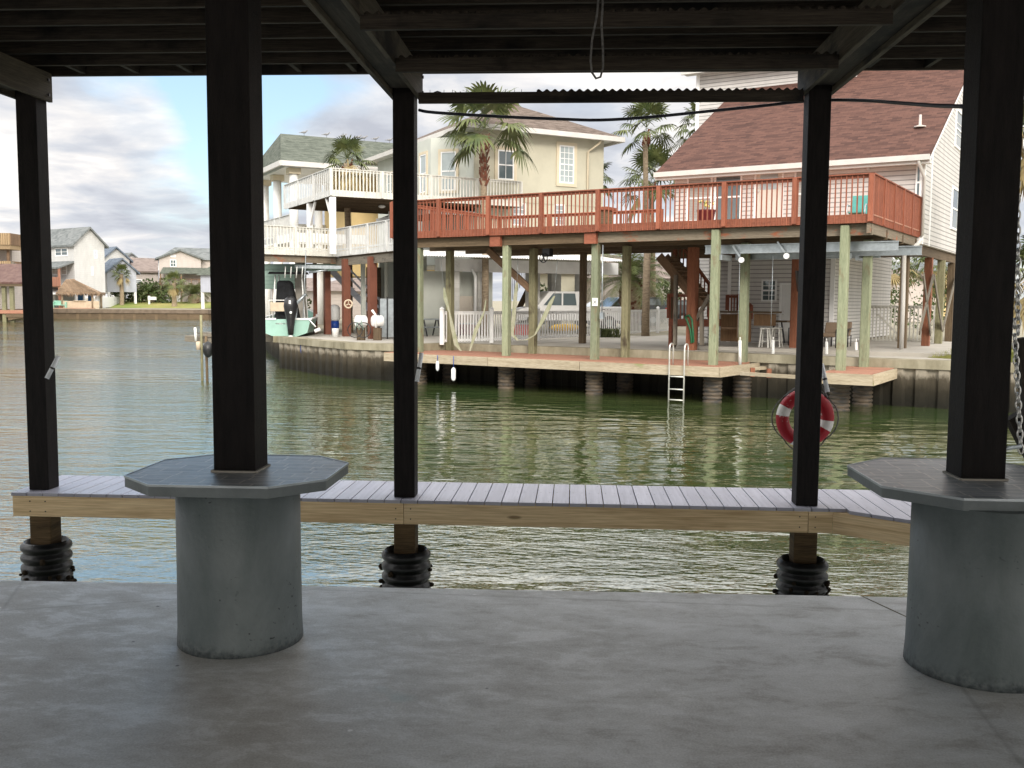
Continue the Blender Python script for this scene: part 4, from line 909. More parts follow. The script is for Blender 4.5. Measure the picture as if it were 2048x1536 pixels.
m = MB(); m.hexa([N.p(u - .25, 4.3, 4.36), N.p(u + .25, 4.3, 4.36), N.p(u + .25, 4.75, 4.30), N.p(u - .25, 4.75, 4.30), N.p(u - .25, 4.3, 4.39), N.p(u + .25, 4.3, 4.39), N.p(u + .25, 4.75, 4.33), N.p(u - .25, 4.75, 4.33)]); m.hexa([N.p(u - .25, 4.72, 4.34), N.p(u + .25, 4.72, 4.34), N.p(u + .25, 4.75, 4.34), N.p(u - .25, 4.75, 4.34), N.p(u - .25, 4.9, 4.95), N.p(u + .25, 4.9, 4.95), N.p(u + .25, 4.93, 4.95), N.p(u - .25, 4.93, 4.95)]); m.build('sling_seat', M['teal'], t)
for s in (-.28, .28): m = MB(); m.tube([N.p(u + s, 4.25, 3.95), N.p(u + s, 4.28, 4.55), N.p(u + s, 4.4, 4.62), N.p(u + s, 4.8, 4.6), N.p(u + s, 4.95, 4.97)], .02, 6); m.tube([N.p(u + s, 4.8, 4.6), N.p(u + s, 4.85, 3.95)], .02, 6); m.build('frame', M['galv'], t)
t = thing('grill_table', 'small dark table with red cloth at the back of the red deck', 'table', npx(1205, 440, 5.4))
blockpx('top', M['red'], t, 1190, 414, 1214, 419, 5.4, 6.2); blockpx('cabinet', M['beam_dark'], t, 1192, 419, 1212, 447, 5.5, 6.1)

# lawn patch on the right and gate
m = MB(); q = [N.p(-.9, 4.3, ZG + .01), N.p(-1.0, 9.0, ZG + .01), N.p(-6, 12, ZG + .45), N.p(-6, 3.6, ZG + .45), N.p(-2.6, 3.4, ZG + .25)]
m.poly([V((p.x, p.y, p.z)) for p in q], (0, 0, -.3)); tag(m.build('grass_patch', M['lawn'], fixn=True), kind='structure')
m = MB()
for k in range(5200):
    a, b = R.random(), R.random(); u = -1.0 - a * 4.6; v = 3.9 + b * 6; z = ZG + .02 + a * .40
    if v > 9 + a * 2.5: continue
    q = N.p(u, v, z); w = V((R.uniform(-.03, .03), R.uniform(-.03, .03), 0)); i = m.add([q - w * .4, q + w * .4, q + w * 2 + V((0, 0, R.uniform(.06, .16)))]); m.face([i, i + 1, i + 2])
tag(m.build('grass', M['lawn'], fixn=False), kind='stuff', label='short yellowish grass on the bank beside the white house')
gt = thing('yard_gate', 'pale grey slatted yard gate and fence under the white house', 'gate', npx(1780, 680, 14.0))
for a, b in (((1728, 0), (1800, 0)), ((1800, 0), (1880, 0))):
    u0, _ = N.nv(a[0], 650, 14.0); u1, _ = N.nv(b[0], 650, 14.0)
    rail(gt, N.p(u0, 14.0), N.p(u1, 14.0), ZG + .05, ZG + 1.55, M['cream_rail'], sp=.16, bw=.05, ps=2.4, pw=.12, bottom=.1, capw=.08)
m = MB(); m.bar(npx(1755, 628, 13.95), npx(1795, 668, 13.95), .03, .08); m.bar(npx(1838, 668, 13.95), npx(1880, 628, 13.95), .03, .08); m.build('diagonal_brace', M['cream_rail'], gt)

# white vinyl fence along the property line
wf = thing('vinyl_fence', 'white vinyl picket fence running back from the bulkhead past the driveway', 'fence', G(884, 688, ZG))
fp = [G(x, y, ZG) for x, y in ((884, 688.7), (983, 685.6), (1076, 681.5), (1164, 677), (1245, 672), (1315, 666))]
fp.append(fp[-1] + (fp[-1] - fp[-2]) * .35)
for fi, (a, b) in enumerate(zip(fp, fp[1:])):
    rail(wf, a, b, ZG + .08, ZG + 1.22, M['white'], sp=.15 if fi < 2 else .21, bw=.07 if fi < 2 else .085, bd=.015, ps=30, capw=.05, bottom=.06, posts=False)
for a in fp[:-1]:
    m = MB(); m.box((a.x, a.y, ZG + .66), (.15, .15, 1.34)); p_ = m.build('fence_post', M['white'], wf)
    m = MB(); c = V((a.x, a.y, ZG + 1.33)); s = .095; i = m.add([c + V((-s, -s, 0)), c + V((s, -s, 0)), c + V((s, s, 0)), c + V((-s, s, 0)), c + V((0, 0, .09))]); m.face([i, i + 1, i + 4]); m.face([i + 1, i + 2, i + 4]); m.face([i + 2, i + 3, i + 4]); m.face([i + 3, i, i + 4]); m.face([i + 3, i + 2, i + 1, i]); m.build('post_cap', M['white'], p_)
# ================================================================ cream house (frame K)
ch = thing('cream_house', 'cream stucco house with brown hip roof, octagonal bay and open carport below', 'house', K.p(3, 5, ZG))
def kb(m, *a): return m.bf(K, *a)
def kw(par, v, x0, y0, x1, y1, **k): return winpx(par, K, v, x0, y0, x1, y1, **k)
EZ = 9.85; CL = 7.35; CV = 13.5; CZ = 3.35
m = MB(); kb(m, 0, CL, 0, .2, CZ, EZ); m.build('long_wall', M['stucco'], ch)
m = MB(); kb(m, 0, .2, .21, CV, CZ, EZ); m.build('left_wall', M['stucco_g'], ch)  # greyer than the sunlit long wall: its shade is put into the colour
m = MB(); kb(m, CL - .2, CL, .21, CV, CZ, EZ); kb(m, .21, CL - .21, CV - .2, CV, CZ, EZ); m.build('rear_wall', M['stucco'], ch)
m = MB(); kb(m, .21, CL - .21, .21, CV - .21, CZ + .02, CZ + .2); m.build('floor', M['white'], ch)
ov = .75; m = MB()
e = [K.p(-ov, -ov, EZ), K.p(CL + ov, -ov, EZ), K.p(CL + ov, CV + ov, EZ), K.p(-ov, CV + ov, EZ)]
rz = EZ + .47 * (CL / 2 + ov); r1 = K.p(CL / 2, CL / 2 , rz); r2 = K.p(CL / 2, CV - CL / 2, rz)
i = m.add(e + [r1, r2]); m.face([i, i + 1, i + 4]); m.face([i + 1, i + 2, i + 5, i + 4]); m.face([i + 2, i + 3, i + 5]); m.face([i + 3, i, i + 4, i + 5]); m.face([i + 3, i + 2, i + 1, i])
m.build('roof', M['sh_brown'], ch)
m = MB(); kb(m, CL / 2 - .5, CL / 2 + .5, CL / 2 - .3, CL / 2 + 2.2, rz - .2, rz + .32); m.build('roof_curb', M['sh_brown'], ch)
m = MB()
for a, b in zip(e, e[1:] + e[:1]): m.bar(a + V((0, 0, -.10)), b + V((0, 0, -.10)), .12, .24)
m.build('gutter', M['gutter'], ch)
m = MB(); kb(m, -ov + .1, CL + ov - .1, -ov + .1, CV + ov - .1, EZ - .1, EZ - .04); m.build('soffit', M['white'], ch)
for x0, y0, x1, y1, g in ((1118, 290, 1147, 368, 'glass_pale'), (995, 299, 1027, 361, 'glass')):
    kw(ch, 0, x0, y0, x1, y1, nc=3 if x0 > 1100 else 2, nr=6 if x0 > 1100 else 2, gm=M[g], trim=M['trim'], tw=.16, fw=.07, mw=.03)
for x0, y0, x1, y1 in ((1024, 405, 1050, 452), (1108, 408, 1128, 452)): kw(ch, 0, x0, y0, x1, y1, nc=2, nr=4, gm=M['glass_pale'], fw=.07, mw=.03)
m = MB(); kb(m, -.03, CL + .03, -.035, 0, 6.35, 6.40); kb(m, -.035, .42, -.04, .0, CZ, EZ - .1); m.build('wall_joint', M['stucco'], ch)
a = K.nv(1180, 300, -.1); m = MB(); m.tube([K.p(a[0] + .35, -.65, EZ - .15), K.p(a[0] + .3, -.5, EZ - .35), K.p(a[0] - .1, -.09, EZ - .75), K.p(a[0] - .1, -.09, CZ)], .06, 8); m.build('downspout', M['trim'], ch)
# the bay on the left wall
bp = [(0, 1.0), (-1.35, 2.3), (-1.35, 4.1), (0, 5.4)]
m = MB(); m.poly([K.p(u, v, 6.1) for u, v in [(0.01, 1.0)] + bp[1:3] + [(.01, 5.4)]], (0, 0, EZ - .35 - 6.1)); m.build('bay_wall', M['stucco_g'], ch)  # bay takes the left wall's painted-in shade grey
for (u0, v0), (u1, v1), g in ((bp[0], bp[1], 'glass_pale'), (bp[1], bp[2], 'glass_pale')):
    a, b = K.p(u0, v0), K.p(u1, v1); d = (b - a).normalized(); L = (b - a).length; nn = V((-d.y, d.x, 0)); nn = nn if nn.dot(CAM - a) > 0 else -nn
    win(ch, a + d * (L / 2 - .4) + V((0, 0, 6.9)), d, nn, .8, 1.9, nc=1, nr=1, gm=M[g], trim=M['trim'], tw=.13, fw=.06)
for v0, w in ((7.2, .75), (11.0, .8)): win(ch, K.p(0, v0, 6.8), K.v, -K.u, w, 2.0, nc=2, nr=4, gm=M['glass_pale'], trim=M['trim'], fw=.06)
hp_ = [K.p(-2.6, 6.6, 5.75), K.p(-2.6, -.1, 5.75), K.p(.0, -.1, 5.75), K.p(.0, 6.6, 5.75)]; i_ = MB(); i = i_.add(hp_ + [K.p(-.02, 2.9, 6.95), K.p(-.02, 3.6, 6.95)])
i_.face([i, i + 1, i + 4, i + 5]); i_.face([i + 1, i + 2, i + 4]); i_.face([i + 3, i, i + 5]); i_.face([i + 3, i + 2, i + 1, i]); i_.face([i + 2, i + 3, i + 5, i + 4]); i_.build('bay_skirt_roof', M['sh_brown'], ch)
m = MB(); m.bar(hp_[0] + V((0, 0, -.08)), hp_[1] + V((0, 0, -.08)), .1, .2); m.bar(hp_[1] + V((0, 0, -.08)), hp_[2] + V((0, 0, -.08)), .1, .2); m.build('bay_gutter', M['gutter'], ch)
# carport columns, beam and rooms
for x0, x1, v in ((899, 919, -1.5), (955, 970, -1.5), (1059, 1080, .2), (1103, 1122, 3.2), (1158, 1169, .2)):
    ua, _ = K.nv(x0, 600, v); ub, _ = K.nv(x1, 600, v); m = MB(); kb(m, ua, ub, v, v + .45, ZG, CZ - .02); m.build('column', M['brick_white'], ch)
m = MB(); ua, _ = K.nv(880, 520, -1.5); kb(m, ua, CL, -1.5, -.9, CZ - .5, CZ + .08); m.build('carport_beam', M['white'], ch)
ua, _ = K.nv(840, 600, -.8); ub, _ = K.nv(985, 600, -.8); m = MB(); kb(m, ua, ub, -.8, -.65, ZG, CZ - .5); m.build('garage_room_wall', M['stucco_g'], ch)
ua, _ = K.nv(840, 600, -.85); ub, _ = K.nv(898, 600, -.85); 
a0, _ = K.nv(919, 600, -.86); b0, _ = K.nv(948, 600, -.86); m = MB(); kb(m, a0, b0, -.86, -.8, ZG, 1.7); m.build('garage_room_door', M['garage'], ch)
m = MB(); m.tube([K.p(K.nv(945, 530, -1.6)[0], -1.6, 2.95), K.p(K.nv(951, 540, -1.6)[0], -1.6, 2.6), K.p(K.nv(951, 540, -1.6)[0], -1.6, ZG)], .07, 8); m.build('downspout', M['white'], ch)
aw = MB(); U0 = K.nv(850, 500, -3.2)[0]; U1 = K.nv(1258, 500, -3.2)[0]; nn_ = int((U1 - U0) / .13)
for k in range(nn_):
    ua = U0 + k * .13; aw.hexa([K.p(ua, -3.2, 3.42), K.p(ua + .065, -3.2, 3.47), K.p(ua + .065, .1, 3.86), K.p(ua, .1, 3.82), K.p(ua, -3.2, 3.44), K.p(ua + .065, -3.2, 3.49), K.p(ua + .065, .1, 3.88), K.p(ua, .1, 3.84)])
    aw.hexa([K.p(ua + .065, -3.2, 3.47), K.p(ua + .13, -3.2, 3.42), K.p(ua + .13, .1, 3.82), K.p(ua + .065, .1, 3.86), K.p(ua + .065, -3.2, 3.49), K.p(ua + .13, -3.2, 3.44), K.p(ua + .13, .1, 3.84), K.p(ua + .065, .1, 3.88)])
aw.build('corrugated_awning', M['white'], ch, fixn=False)
# stair in the carport
m = MB(); p0, p1 = P(1020, 655, 54), P(1085, 520, 54); m.bar(p0, p1, .06, .3); m.bar(p0 + FH * 1.1, p1 + FH * 1.1, .06, .3)
for k in range(13): q = p0.lerp(p1, (k + .5) / 13); m.bar(q, q + FH * 1.1, .26, .04)
m.build('carport_stair', M['beam_dark'], ch)
m = MB()
for k in range(12): q = P(1022 + k * 3.4, 600, 53.5); q.z = 3.3; m.bar(q, V((q.x, q.y, 3.3 - .15 - max(0, (11 - k)) * .16)), .04, .04)
m.build('stair_balusters', M['white'], ch)

# upper balcony and lower white deck (frame K, built at their own distance)
BC = P(663, 600, 43.5); KB = Fr(BC, K.u, K.v); ztop, zbot = 7.22, 6.02
ub = thing('white_balcony', 'upper white balcony with slatted railing on square posts in front of the palm', 'balcony', (BC.x, BC.y, ZG))
LB = 9.5; LBv = 7.5
rail(ub, KB.p(0, 0), KB.p(LB, 0), zbot, ztop, M['cream_rail'], sp=.17, bw=.05, ps=2.4, skirt=.28, bottom=None, capw=.12)
rail(ub, KB.p(0, 0), KB.p(0, LBv), zbot, ztop, M['white_rail'], sp=.30, bw=.1, bd=.03, ps=2.5, skirt=.28, ends=(False, True), capw=.12)
m = MB(); m.bf(KB, .02, LB, .02, LBv, zbot + .18, zbot + .25); m.build('floor', M['old_wood_l'], ub)
m = MB()
for k in range(16): m.bf(KB, .05, LB - .05, .1 + k * .46, .15 + k * .46, zbot - .03, zbot + .18, K.u)
m.build('joists', M['beam_dark'], ub)
for u, v in ((.12, .12), (.12, 3.6), (4.9, 5.4)): m = MB(); m.bf(KB, u - .12, u + .12, v - .12, v + .12, 3.5, zbot - .03); m.build('post', M['white'], ub)
for u, v, du, dv in ((.12, .12, 0, .9), (.12, 3.6, 0, -.9)): m = MB(); m.bar(KB.p(u, v, 4.9), KB.p(u + du, v + dv, zbot), .08, .12); m.build('brace', M['white'], ub)
m = MB(); c = KB.p(3.2, 2.2, zbot - .12); m.ball(c, .17, 10, 6, (1, 1, .5)); m.build('dome_lamp', M['white'], ub)
lc = P(672, 600, 45); KD = Fr(lc, K.u, K.v); zt, zb = 4.68, 3.44
q1 = P(783 + 60, 600, 45 * .80); d1 = (P(783, 600, 39.4) - lc); d1.z = 0; d2 = P(505, 600, 42.4) - lc; d2.z = 0
ldk = thing('white_deck', 'lower white-railed deck on brown posts above the mint boat', 'deck', (lc.x, lc.y, ZG))
A1 = lc + d1 * 1.25; A2 = lc + d2 * 1.0
for v_ in (A1, A2): v_.z = 0
l0 = V((lc.x, lc.y, 0))
rail(ldk, l0, A1, zb, zt, M['white_rail'], sp=.20, bw=.075, bd=.02, ps=2.2, capw=.12, skirt=.22, bottom=.3)
rail(ldk, l0, A2, zb, zt, M['cream_rail'], sp=.175, bw=.05, ps=2.3, capw=.12, skirt=.24, bottom=.3, ends=(False, True))
back = FH * 11
m = MB(); m.poly([l0 + V((0, 0, 3.62)), A1 + V((0, 0, 3.62)), A1 + back * .4 + V((0, 0, 3.62)), l0 + back + V((2.5, 0, 3.62)), A2 + back + V((-2, 0, 3.62)), A2 + V((0, 0, 3.62))], (0, 0, -.06)); m.build('floor', M['beam_dark'], ldk)
m = MB(); m.bar(l0 + FH * .25 + V((0, 0, 3.28)), A2 + FH * .25 + V((0, 0, 3.28)), .1, .3); m.build('beam', M['beam_mix'], ldk)
m = MB(); m.bar(l0 + FH * .25 + V((0, 0, 3.2)), A1 + FH * .25 + V((0, 0, 3.2)), .1, .34); m.build('beam', M['old_wood_l'], ldk)
m = MB(); m.bar(P(515, 535, 45.5), P(690, 535, 45.5), .25, .32); m.build('beam', M['siding_green'], ldk)
lp = (('tallest', 745, 678, 18), ('middle', 693, 673, 16.5), ('third', 655, 669, 14), ('fourth', 631, 667, 8), ('fifth', 727, 672, 9))
for nm, px, py, w in lp:
    q = G(px, py, ZG); Z = (q - CAM).dot(FH); ww = w * Z / FPX; m = MB(); fr = Fr(q, K.u, K.v)
    m.bf(fr, -ww * .42, ww * .42, -ww * .42, ww * .42, ZG, 3.3); m.build('post', M['brown_post' if px != 727 else 'stucco_g'], ldk)
q = P(602, 600, 46); m = MB(); m.box((q.x, q.y, (ZG + 3.5) / 2), (.42, .42, 3.6)); m.build('concrete_column', M['nconc'], ldk)
m = MB(); p0, p1 = P(655, 533, 47.5), P(760, 640, 47.5)
for dz in (0, .55, .95): m.bar(p0 + V((0, 0, dz)), p1 + V((0, 0, dz)), .06, .28 if dz == 0 else .09)
for k in range(9): q = p0.lerp(p1, (k + .5) / 9); m.bar(q - V((0, 0, .05)), q + FH * 1.2 - V((0, 0, .05)), .26, .04)
m.build('stair', M['siding_lav'], ldk)
bw_ = thing('boathouse_wall', 'sage green lap siding gable hanging under the white deck behind the boat', 'wall', P(560, 600, 52))
q0, q1 = P(495, 560, 52), P(590, 560, 52); m = MB(); m.bar(q0 + V((0, 0, .1)), q1 + V((0, 0, .1)), .15, 1.15); m.build('siding_panel', M['siding_green'], bw_)
wl = thing('back_room', 'dim grey storage room wall behind the brown posts', 'wall', P(760, 600, 52))
q0, q1 = P(762, 600, 51), P(850, 600, 47); m = MB(); m.bar(V((q0.x, q0.y, 1.7)), V((q1.x, q1.y, 1.7)), .2, 3.7); m.build('wall_panel', M['stucco_g'], wl)
q0, q1 = P(733, 600, 50.5), P(762, 600, 50.5); m = MB(); m.bar(V((q0.x, q0.y, 1.5)), V((q1.x, q1.y, 1.5)), .2, 3.3); m.build('dark_panel', M['beam_dark'], wl)
q0 = P(766, 520, 46.5); m = MB(); m.tube([q0 + V((0, 0, .3)), q0 + V((.15, 0, .1)), V((q0.x + .15, q0.y, ZG))], .09, 8); m.build('downspout', M['stucco_g'], wl)

# ================================================================ green-roofed house behind
GH = Fr(P(590, 600, 60), K.u, K.v)
gh = thing('green_roof_house', 'pale house with grey-green shingle roof and round porch columns, gulls on its ridge', 'house', GH.p(5, 3, ZG))
ez = 9.65
m = MB(); a, b = GH.p(-1.0, -.9, ez), GH.p(14, -.9, ez); c, d = GH.p(14, 3.6, ez + 2.3), GH.p(.2, 3.6, ez + 2.3); e_, f_ = GH.p(14, 8, ez), GH.p(-1.0, 8, ez)
i = m.add([a, b, c, d, e_, f_]); m.face([i, i + 1, i + 2, i + 3]); m.face([i + 5, i + 3, i + 2, i + 4]); m.face([i, i + 3, i + 5]); m.face([i, i + 5, i + 4, i + 1]); m.face([i + 1, i + 4, i + 2]); m.build('roof', M['sh_green'], gh)
m = MB(); m.bar(a + V((0, 0, -.14)), b + V((0, 0, -.14)), .15, .3); m.bar(a + V((0, 0, -.14)), f_ + V((0, 0, -.14)), .15, .3); m.build('gutter', M['gutter'], gh)
m = MB(); m.bf(GH, -.6, 13.6, -.5, 7.6, ez - .3, ez - .12); m.build('soffit', M['white'], gh)
for u, v in ((0, 0), (0, 3.8), (2.7, 3.9), (0.0, 7)):
    q = GH.p(u, v); t_ = MB().lathe((q.x, q.y, 0), [(.3, ZG), (.3, 5.0)], 16).build('column', M['white'], gh)
    m = MB(); m.lathe((q.x, q.y, 0), [(.26, 5.0), (.26, ez - .65)], 16); m.build('column', M['white'], gh); m = MB(); m.bf(Fr(q, K.u, K.v), -.36, .36, -.36, .36, ez - .65, ez - .31); m.build('capital', M['trim'], gh)
m = MB(); m.bf(GH, -.2, 4.6, -.25, .25, 4.95, 5.5); m.bf(GH, -.2, .2, .3, 7, 4.95, 5.5); m.bf(GH, -.2, 9, 3.6, 8, 5.05, 5.4); m.build('porch_beam', M['white'], gh)
m = MB(); m.bf(GH, 4.2, 12, 1.6, 7.4, 3.0, ez - .3); m.build('yellow_wall', M['stucco_y'], gh)
m = MB(); m.bf(GH, 1.0, 9, 7.2, 7.4, 5.5, 6.6); m.build('rear_parapet', M['white_rail'], gh)
rail(gh, GH.p(-.2, 0), GH.p(-.2, 7), 5.5, 6.6, M['white_rail'], sp=.2, ps=2.4)
# gulls
gull = thing('gull', 'x', 'bird', (0, 0, 0), 'gulls lined up on the green roof ridge')
m = MB(); m.tube([(-.2, 0, .17), (-.12, 0, .20), (0, 0, .21), (.1, 0, .24), (.15, 0, .29), (.19, 0, .32)], [.012, .05, .075, .06, .038, .03], 8); m.ball((.2, 0, .335), .04, 8, 6); m.tube([(-.34, 0, .16), (-.15, 0, .2)], [.012, .035], 6); m.build('body', M['gull'], gull)
MB().tube([(.23, 0, .335), (.29, 0, .325)], [.012, .004], 5).build('beak', M['trim'], gull)
for s in (-.025, .025): MB().tube([(.01, s, .16), (.01, s, 0)], .007, 4).build('leg', M['gull'], gull)
for i, px in enumerate((608, 653, 686, 716, 728, 751, 779, 841)):
    lab = ['gull on the far left end of the green roof ridge', 'second gull from the left on the green ridge', 'third gull from the left on the green ridge', 'gull just left of its close neighbour on the ridge', 'gull just right of its close neighbour on the ridge', 'gull between the close pair and the middle brown post', 'gull touching the left edge of the middle brown post', 'gull right of the middle brown post by the brown roof'][i]
    u, z = GH.nv(px, 270, 3.6); q = GH.p(u, 3.6, ez + 2.29)
    g_ = gull if i == 0 else dup(gull, q, math.atan2(K.u.y, K.u.x), lab)
    if i == 0: gull.location = q; gull.rotation_euler.z = math.atan2(K.u.y, K.u.x); gull['label'] = lab

# ================================================================ mint boat on its lift
bt = thing('motor_boat', 'mint green centre-console boat hanging on a lift with black outboard', 'boat', P(573, 600, 43.3))
bo = P(570, 600, 43.3); bo.z = 0; bd = camdir(-6); bx_ = V((bd.y, -bd.x, 0)); BF = Fr(bo, bx_, bd)
def bq(a, b, z): return BF.p(a, b, z)
m = MB(); secs = []
for s, (v, w, zk, zc, zg) in enumerate(((0, 1.1, -.33, .02, .62), (2.5, 1.15, -.35, .02, .66), (4.8, .95, -.28, .12, .78), (6.3, .45, .0, .4, .95), (7.0, .04, .5, .8, 1.05))):
    secs.append(m.add([bq(-w, v, zg), bq(-w * .86, v, zc), bq(0, v, zk), bq(w * .86, v, zc), bq(w, v, zg)]))
for a, b in zip(secs, secs[1:]):
    for k in range(4): m.face([a + k, a + k + 1, b + k + 1, b + k])
m.face([secs[0] + k for k in (0, 1, 2, 3, 4)]); m.face([secs[-1] + k for k in (4, 3, 2, 1, 0)])
m.build('hull', M['mint'], bt, fixn=True)
m = MB(); L_ = [bq(-1.1, 0, .64), bq(-1.15, 2.5, .68), bq(-.95, 4.8, .8), bq(-.45, 6.3, .97), bq(0, 7.05, 1.07), bq(.45, 6.3, .97), bq(.95, 4.8, .8), bq(1.15, 2.5, .68), bq(1.1, 0, .64)]
for a, b in zip(L_, L_[1:]): m.bar(a, b, .12, .06)
m.bar(bq(-1.1, .02, .63), bq(-.4, .02, .63), .1, .08); m.bar(bq(.4, .02, .63), bq(1.1, .02, .63), .1, .08); m.bar(bq(-.42, .1, .42), bq(.42, .1, .42), .2, .06)
m.poly([bq(-1.0, .15, .45), bq(1.0, .15, .45), bq(1.0, 4.5, .55), bq(-1.0, 4.5, .55)], (0, 0, -.05)); m.build('gunwale', M['white'], bt)
m = MB(); m.hexa([bq(-.62, 1.1, .5), bq(.45, 1.1, .5), bq(.45, 2.4, .5), bq(-.62, 2.4, .5), bq(-.55, 1.5, 2.35), bq(.1, 1.5, 2.35), bq(.1, 2.3, 2.3), bq(-.55, 2.3, 2.3)]); m.build('console_cover', M['blackcloth'], bt, bevel=.12)
m = MB(); 
for s in (-.62, .62):
    for v in (1.3, 2.6): m.tube([bq(s * 1.15, v, .6), bq(s * .95, v + .1, 2.6)], .03, 6)
m.build('top_frame', M['pvc_w'], bt)
m = MB(); m.hexa([bq(-.85, .9, 2.62), bq(.75, .9, 2.62), bq(.75, 3.0, 2.66), bq(-.85, 3.0, 2.66), bq(-.8, 1, 2.72), bq(.7, 1, 2.72), bq(.7, 2.9, 2.76), bq(-.8, 2.9, 2.76)]); m.build('hard_top', M['black'], bt)
m = MB()
for k in range(4): m.tube([bq(-.1 + k * .25, .88, 2.45), bq(-.05 + k * .25, .75, 2.95)], .025, 6)
m.build('rod_holders', M['pvc_w'], bt)
m = MB(); m.bf(BF, -.25 - .5, .35 - .5 + .3, .75, .95, .95, 1.35); s_ = m.build('seat_back', M['pad'], bt, bevel=.03)
m = MB(); m.tube([bq(-.8, .8, .6), bq(-.8, .85, 1.45), bq(.2, .85, 1.45), bq(.2, .8, .6)], .025, 6); m.build('seat_frame', M['pvc_w'], s_)
m = MB(); m.tube([bq(.28, -.35, 1.62), bq(.28, -.35, 1.5), bq(.28, -.36, 1.2), bq(.28, -.36, .95), bq(.28, -.38, .6), bq(.28, -.4, .25), bq(.28, -.4, -.05)], [.12, .26, .31, .27, .19, .15, .12], 12)
o_ = m.build('outboard_engine', M['black'], bt); m = MB(); m.ball(bq(.30, -.62, -.22), .16, 10, 6, (1, .35, 1)); m.tube([bq(.28, -.4, -.05), bq(.28, -.4, -.45)], [.06, .03], 6); m.build('propeller', M['steel'], o_)
m = MB(); m.ball(bq(.32, -.67, .92), .06, 8, 5, (1, .3, 1)); m.bf(BF, .24, .32, -.66, -.6, 1.3, 1.45); m.build('engine_mark', M['white'], o_)
m = MB(); m.tube([bq(1.3, -.3, .1), bq(1.55, -.3, .2)], .08, 8); m.tube([bq(1.05, -.1, .6), bq(1.35, -.3, .3)], .03, 6); m.build('trolling_motor', M['white'], bt)
lb = thing('boat_lift', 'steel lift poles and cables holding the mint boat', 'boat lift', P(600, 600, 44))
m = MB(); m.tube([P(612, 500, 44), P(606, 640, 44)], .02, 5); m.tube([P(655, 540, 44.5), P(618, 545, 44.5)], .05, 6); m.build('cable', M['galv'], lb)
m = MB(); m.bar(P(590, 505 + 28, 44.5), P(690, 535, 44.5), .12, .15); m.bar(P(592, 640, 44), P(594, 615, 44), .05, .05); m.build('lift_beam', M['galv'], lb)
m = MB(); m.tube([P(588, 612, 44.5), P(612, 588, 44.5)], .07, 8); m.build('bunk_arm', M['galv'], lb)
# small things under the white deck
def propG(px, py, Zz=ZG): return G(px, py, Zz)
q = G(671, 674, ZG); t = MB().lathe((q.x, q.y, ZG), [(.13, 0), (.16, .36), (.165, .38)], 16).build('bucket', M['white']); tag(t, 'white plastic bucket between two brown posts', 'bucket')
q = P(669, 622, 48); c = thing('water_tank', 'white barrel-shaped tank among clutter behind the brown posts', 'tank', (q.x, q.y, ZG)); MB().lathe((q.x, q.y, ZG), [(.2, .6), (.27, .7), (.27, 1.25), (.2, 1.35), (.06, 1.4)], 16).build('shell', M['white'], c); MB().lathe((q.x, q.y, ZG), [(.22, .1), (.22, .6)], 14).build('blue_base', M['blue'], c)
for k, (px, lab) in enumerate(((722, 'left white drum beside the tallest brown post'), (755, 'right white drum beside the tallest brown post'))):
    q = P(px, 642, 40); m = MB(); m.tube([q - K.u * .22, q - K.u * .18, q + K.u * .18, q + K.u * .22], [.2, .23, .23, .2], 14); t = m.build('drum', M['white']); tag(t, lab, 'drum', 'white drums behind the brown posts'); m = MB(); m.bar(q - V((0, 0, .28)), V((q.x, q.y, ZG)), .3, .3); m.build('stand', M['beam_dark'], t)
q = P(697, 608, 40.4); m = MB(); m.tube([q + V((.16 * math.cos(k * .3927), -.02, .16 * math.sin(k * .3927))) for k in range(16)], .035, 6, closed=True)
for a in (1.57, 3.66, 5.76): m.tube([q, q + V((.16 * math.cos(a), 0, .16 * math.sin(a)))], .025, 5)
tag(m.build('coiled_line', M['pad']), 'tan rope coil hung on a brown post', 'rope coil')
q = P(752, 638, 37.8); m = MB(); m.tube([P(744, 620, 37.8), P(751, 630, 37.8), P(752, 655, 37.8)], .05, 6); tag(m.build('white_hook', M['white']), 'white bent pipe hooked on the nearest brown post', 'pipe')
pt = thing('picnic_table', 'dark picnic table under the white deck beside the nearest brown post', 'table', G(775, 676, ZG)); q = G(778, 676, ZG); fr = Fr(q, K.u, K.v)
m = MB(); m.bf(fr, -.9, .9, -.3, .4, .55, .6); m.build('table_top', M['old_wood_l'], pt)
for v in (-.7, .8): m = MB(); m.bf(fr, -.9, .9, v - .12, v + .12, .26, .3); m.build('bench', M['old_wood_l'], pt)
for u in (-.6, .6): m = MB(); m.bar(fr.p(u, -.6, ZG), fr.p(u, .2, .55), .06, .06); m.bar(fr.p(u, .7, ZG), fr.p(u, -.1, .55), .06, .06); m.build('leg', M['black'], pt)
pt2 = thing('picnic_table', 'grey metal picnic table just left of the white vinyl fence', 'table', G(868, 680, ZG)); q = G(866, 672, ZG); fr = Fr(q, K.u, K.v)
m = MB(); m.bf(fr, -.8, .35, -.3, .4, .6, .65); m.build('table_top', M['galv'], pt2); m = MB(); m.bf(fr, -.8, .35, -.75, -.5, .25, .3); m.build('bench', M['galv'], pt2)
for u in (-.5, .2): m = MB(); m.bar(fr.p(u, -.5, ZG), fr.p(u, -.1, .6), .05, .05); m.bar(fr.p(u, .5, ZG), fr.p(u, .1, .6), .05, .05); m.build('leg', M['black'], pt2)
t = thing('folded_cot', 'black framed grey folding panel leaning behind the picnic table', 'cot', P(775, 620, 41)); m = MB(); p = P(775, 625, 41); m.box((p.x, p.y, .75), (.62, .06, 1.6)); m.build('panel', M['galv'], t); m = MB()
for s in (-.34, 0, .34): m.box((p.x + s, p.y - .03, .75), (.05, .08, 1.75))
m.build('frame', M['black'], t)
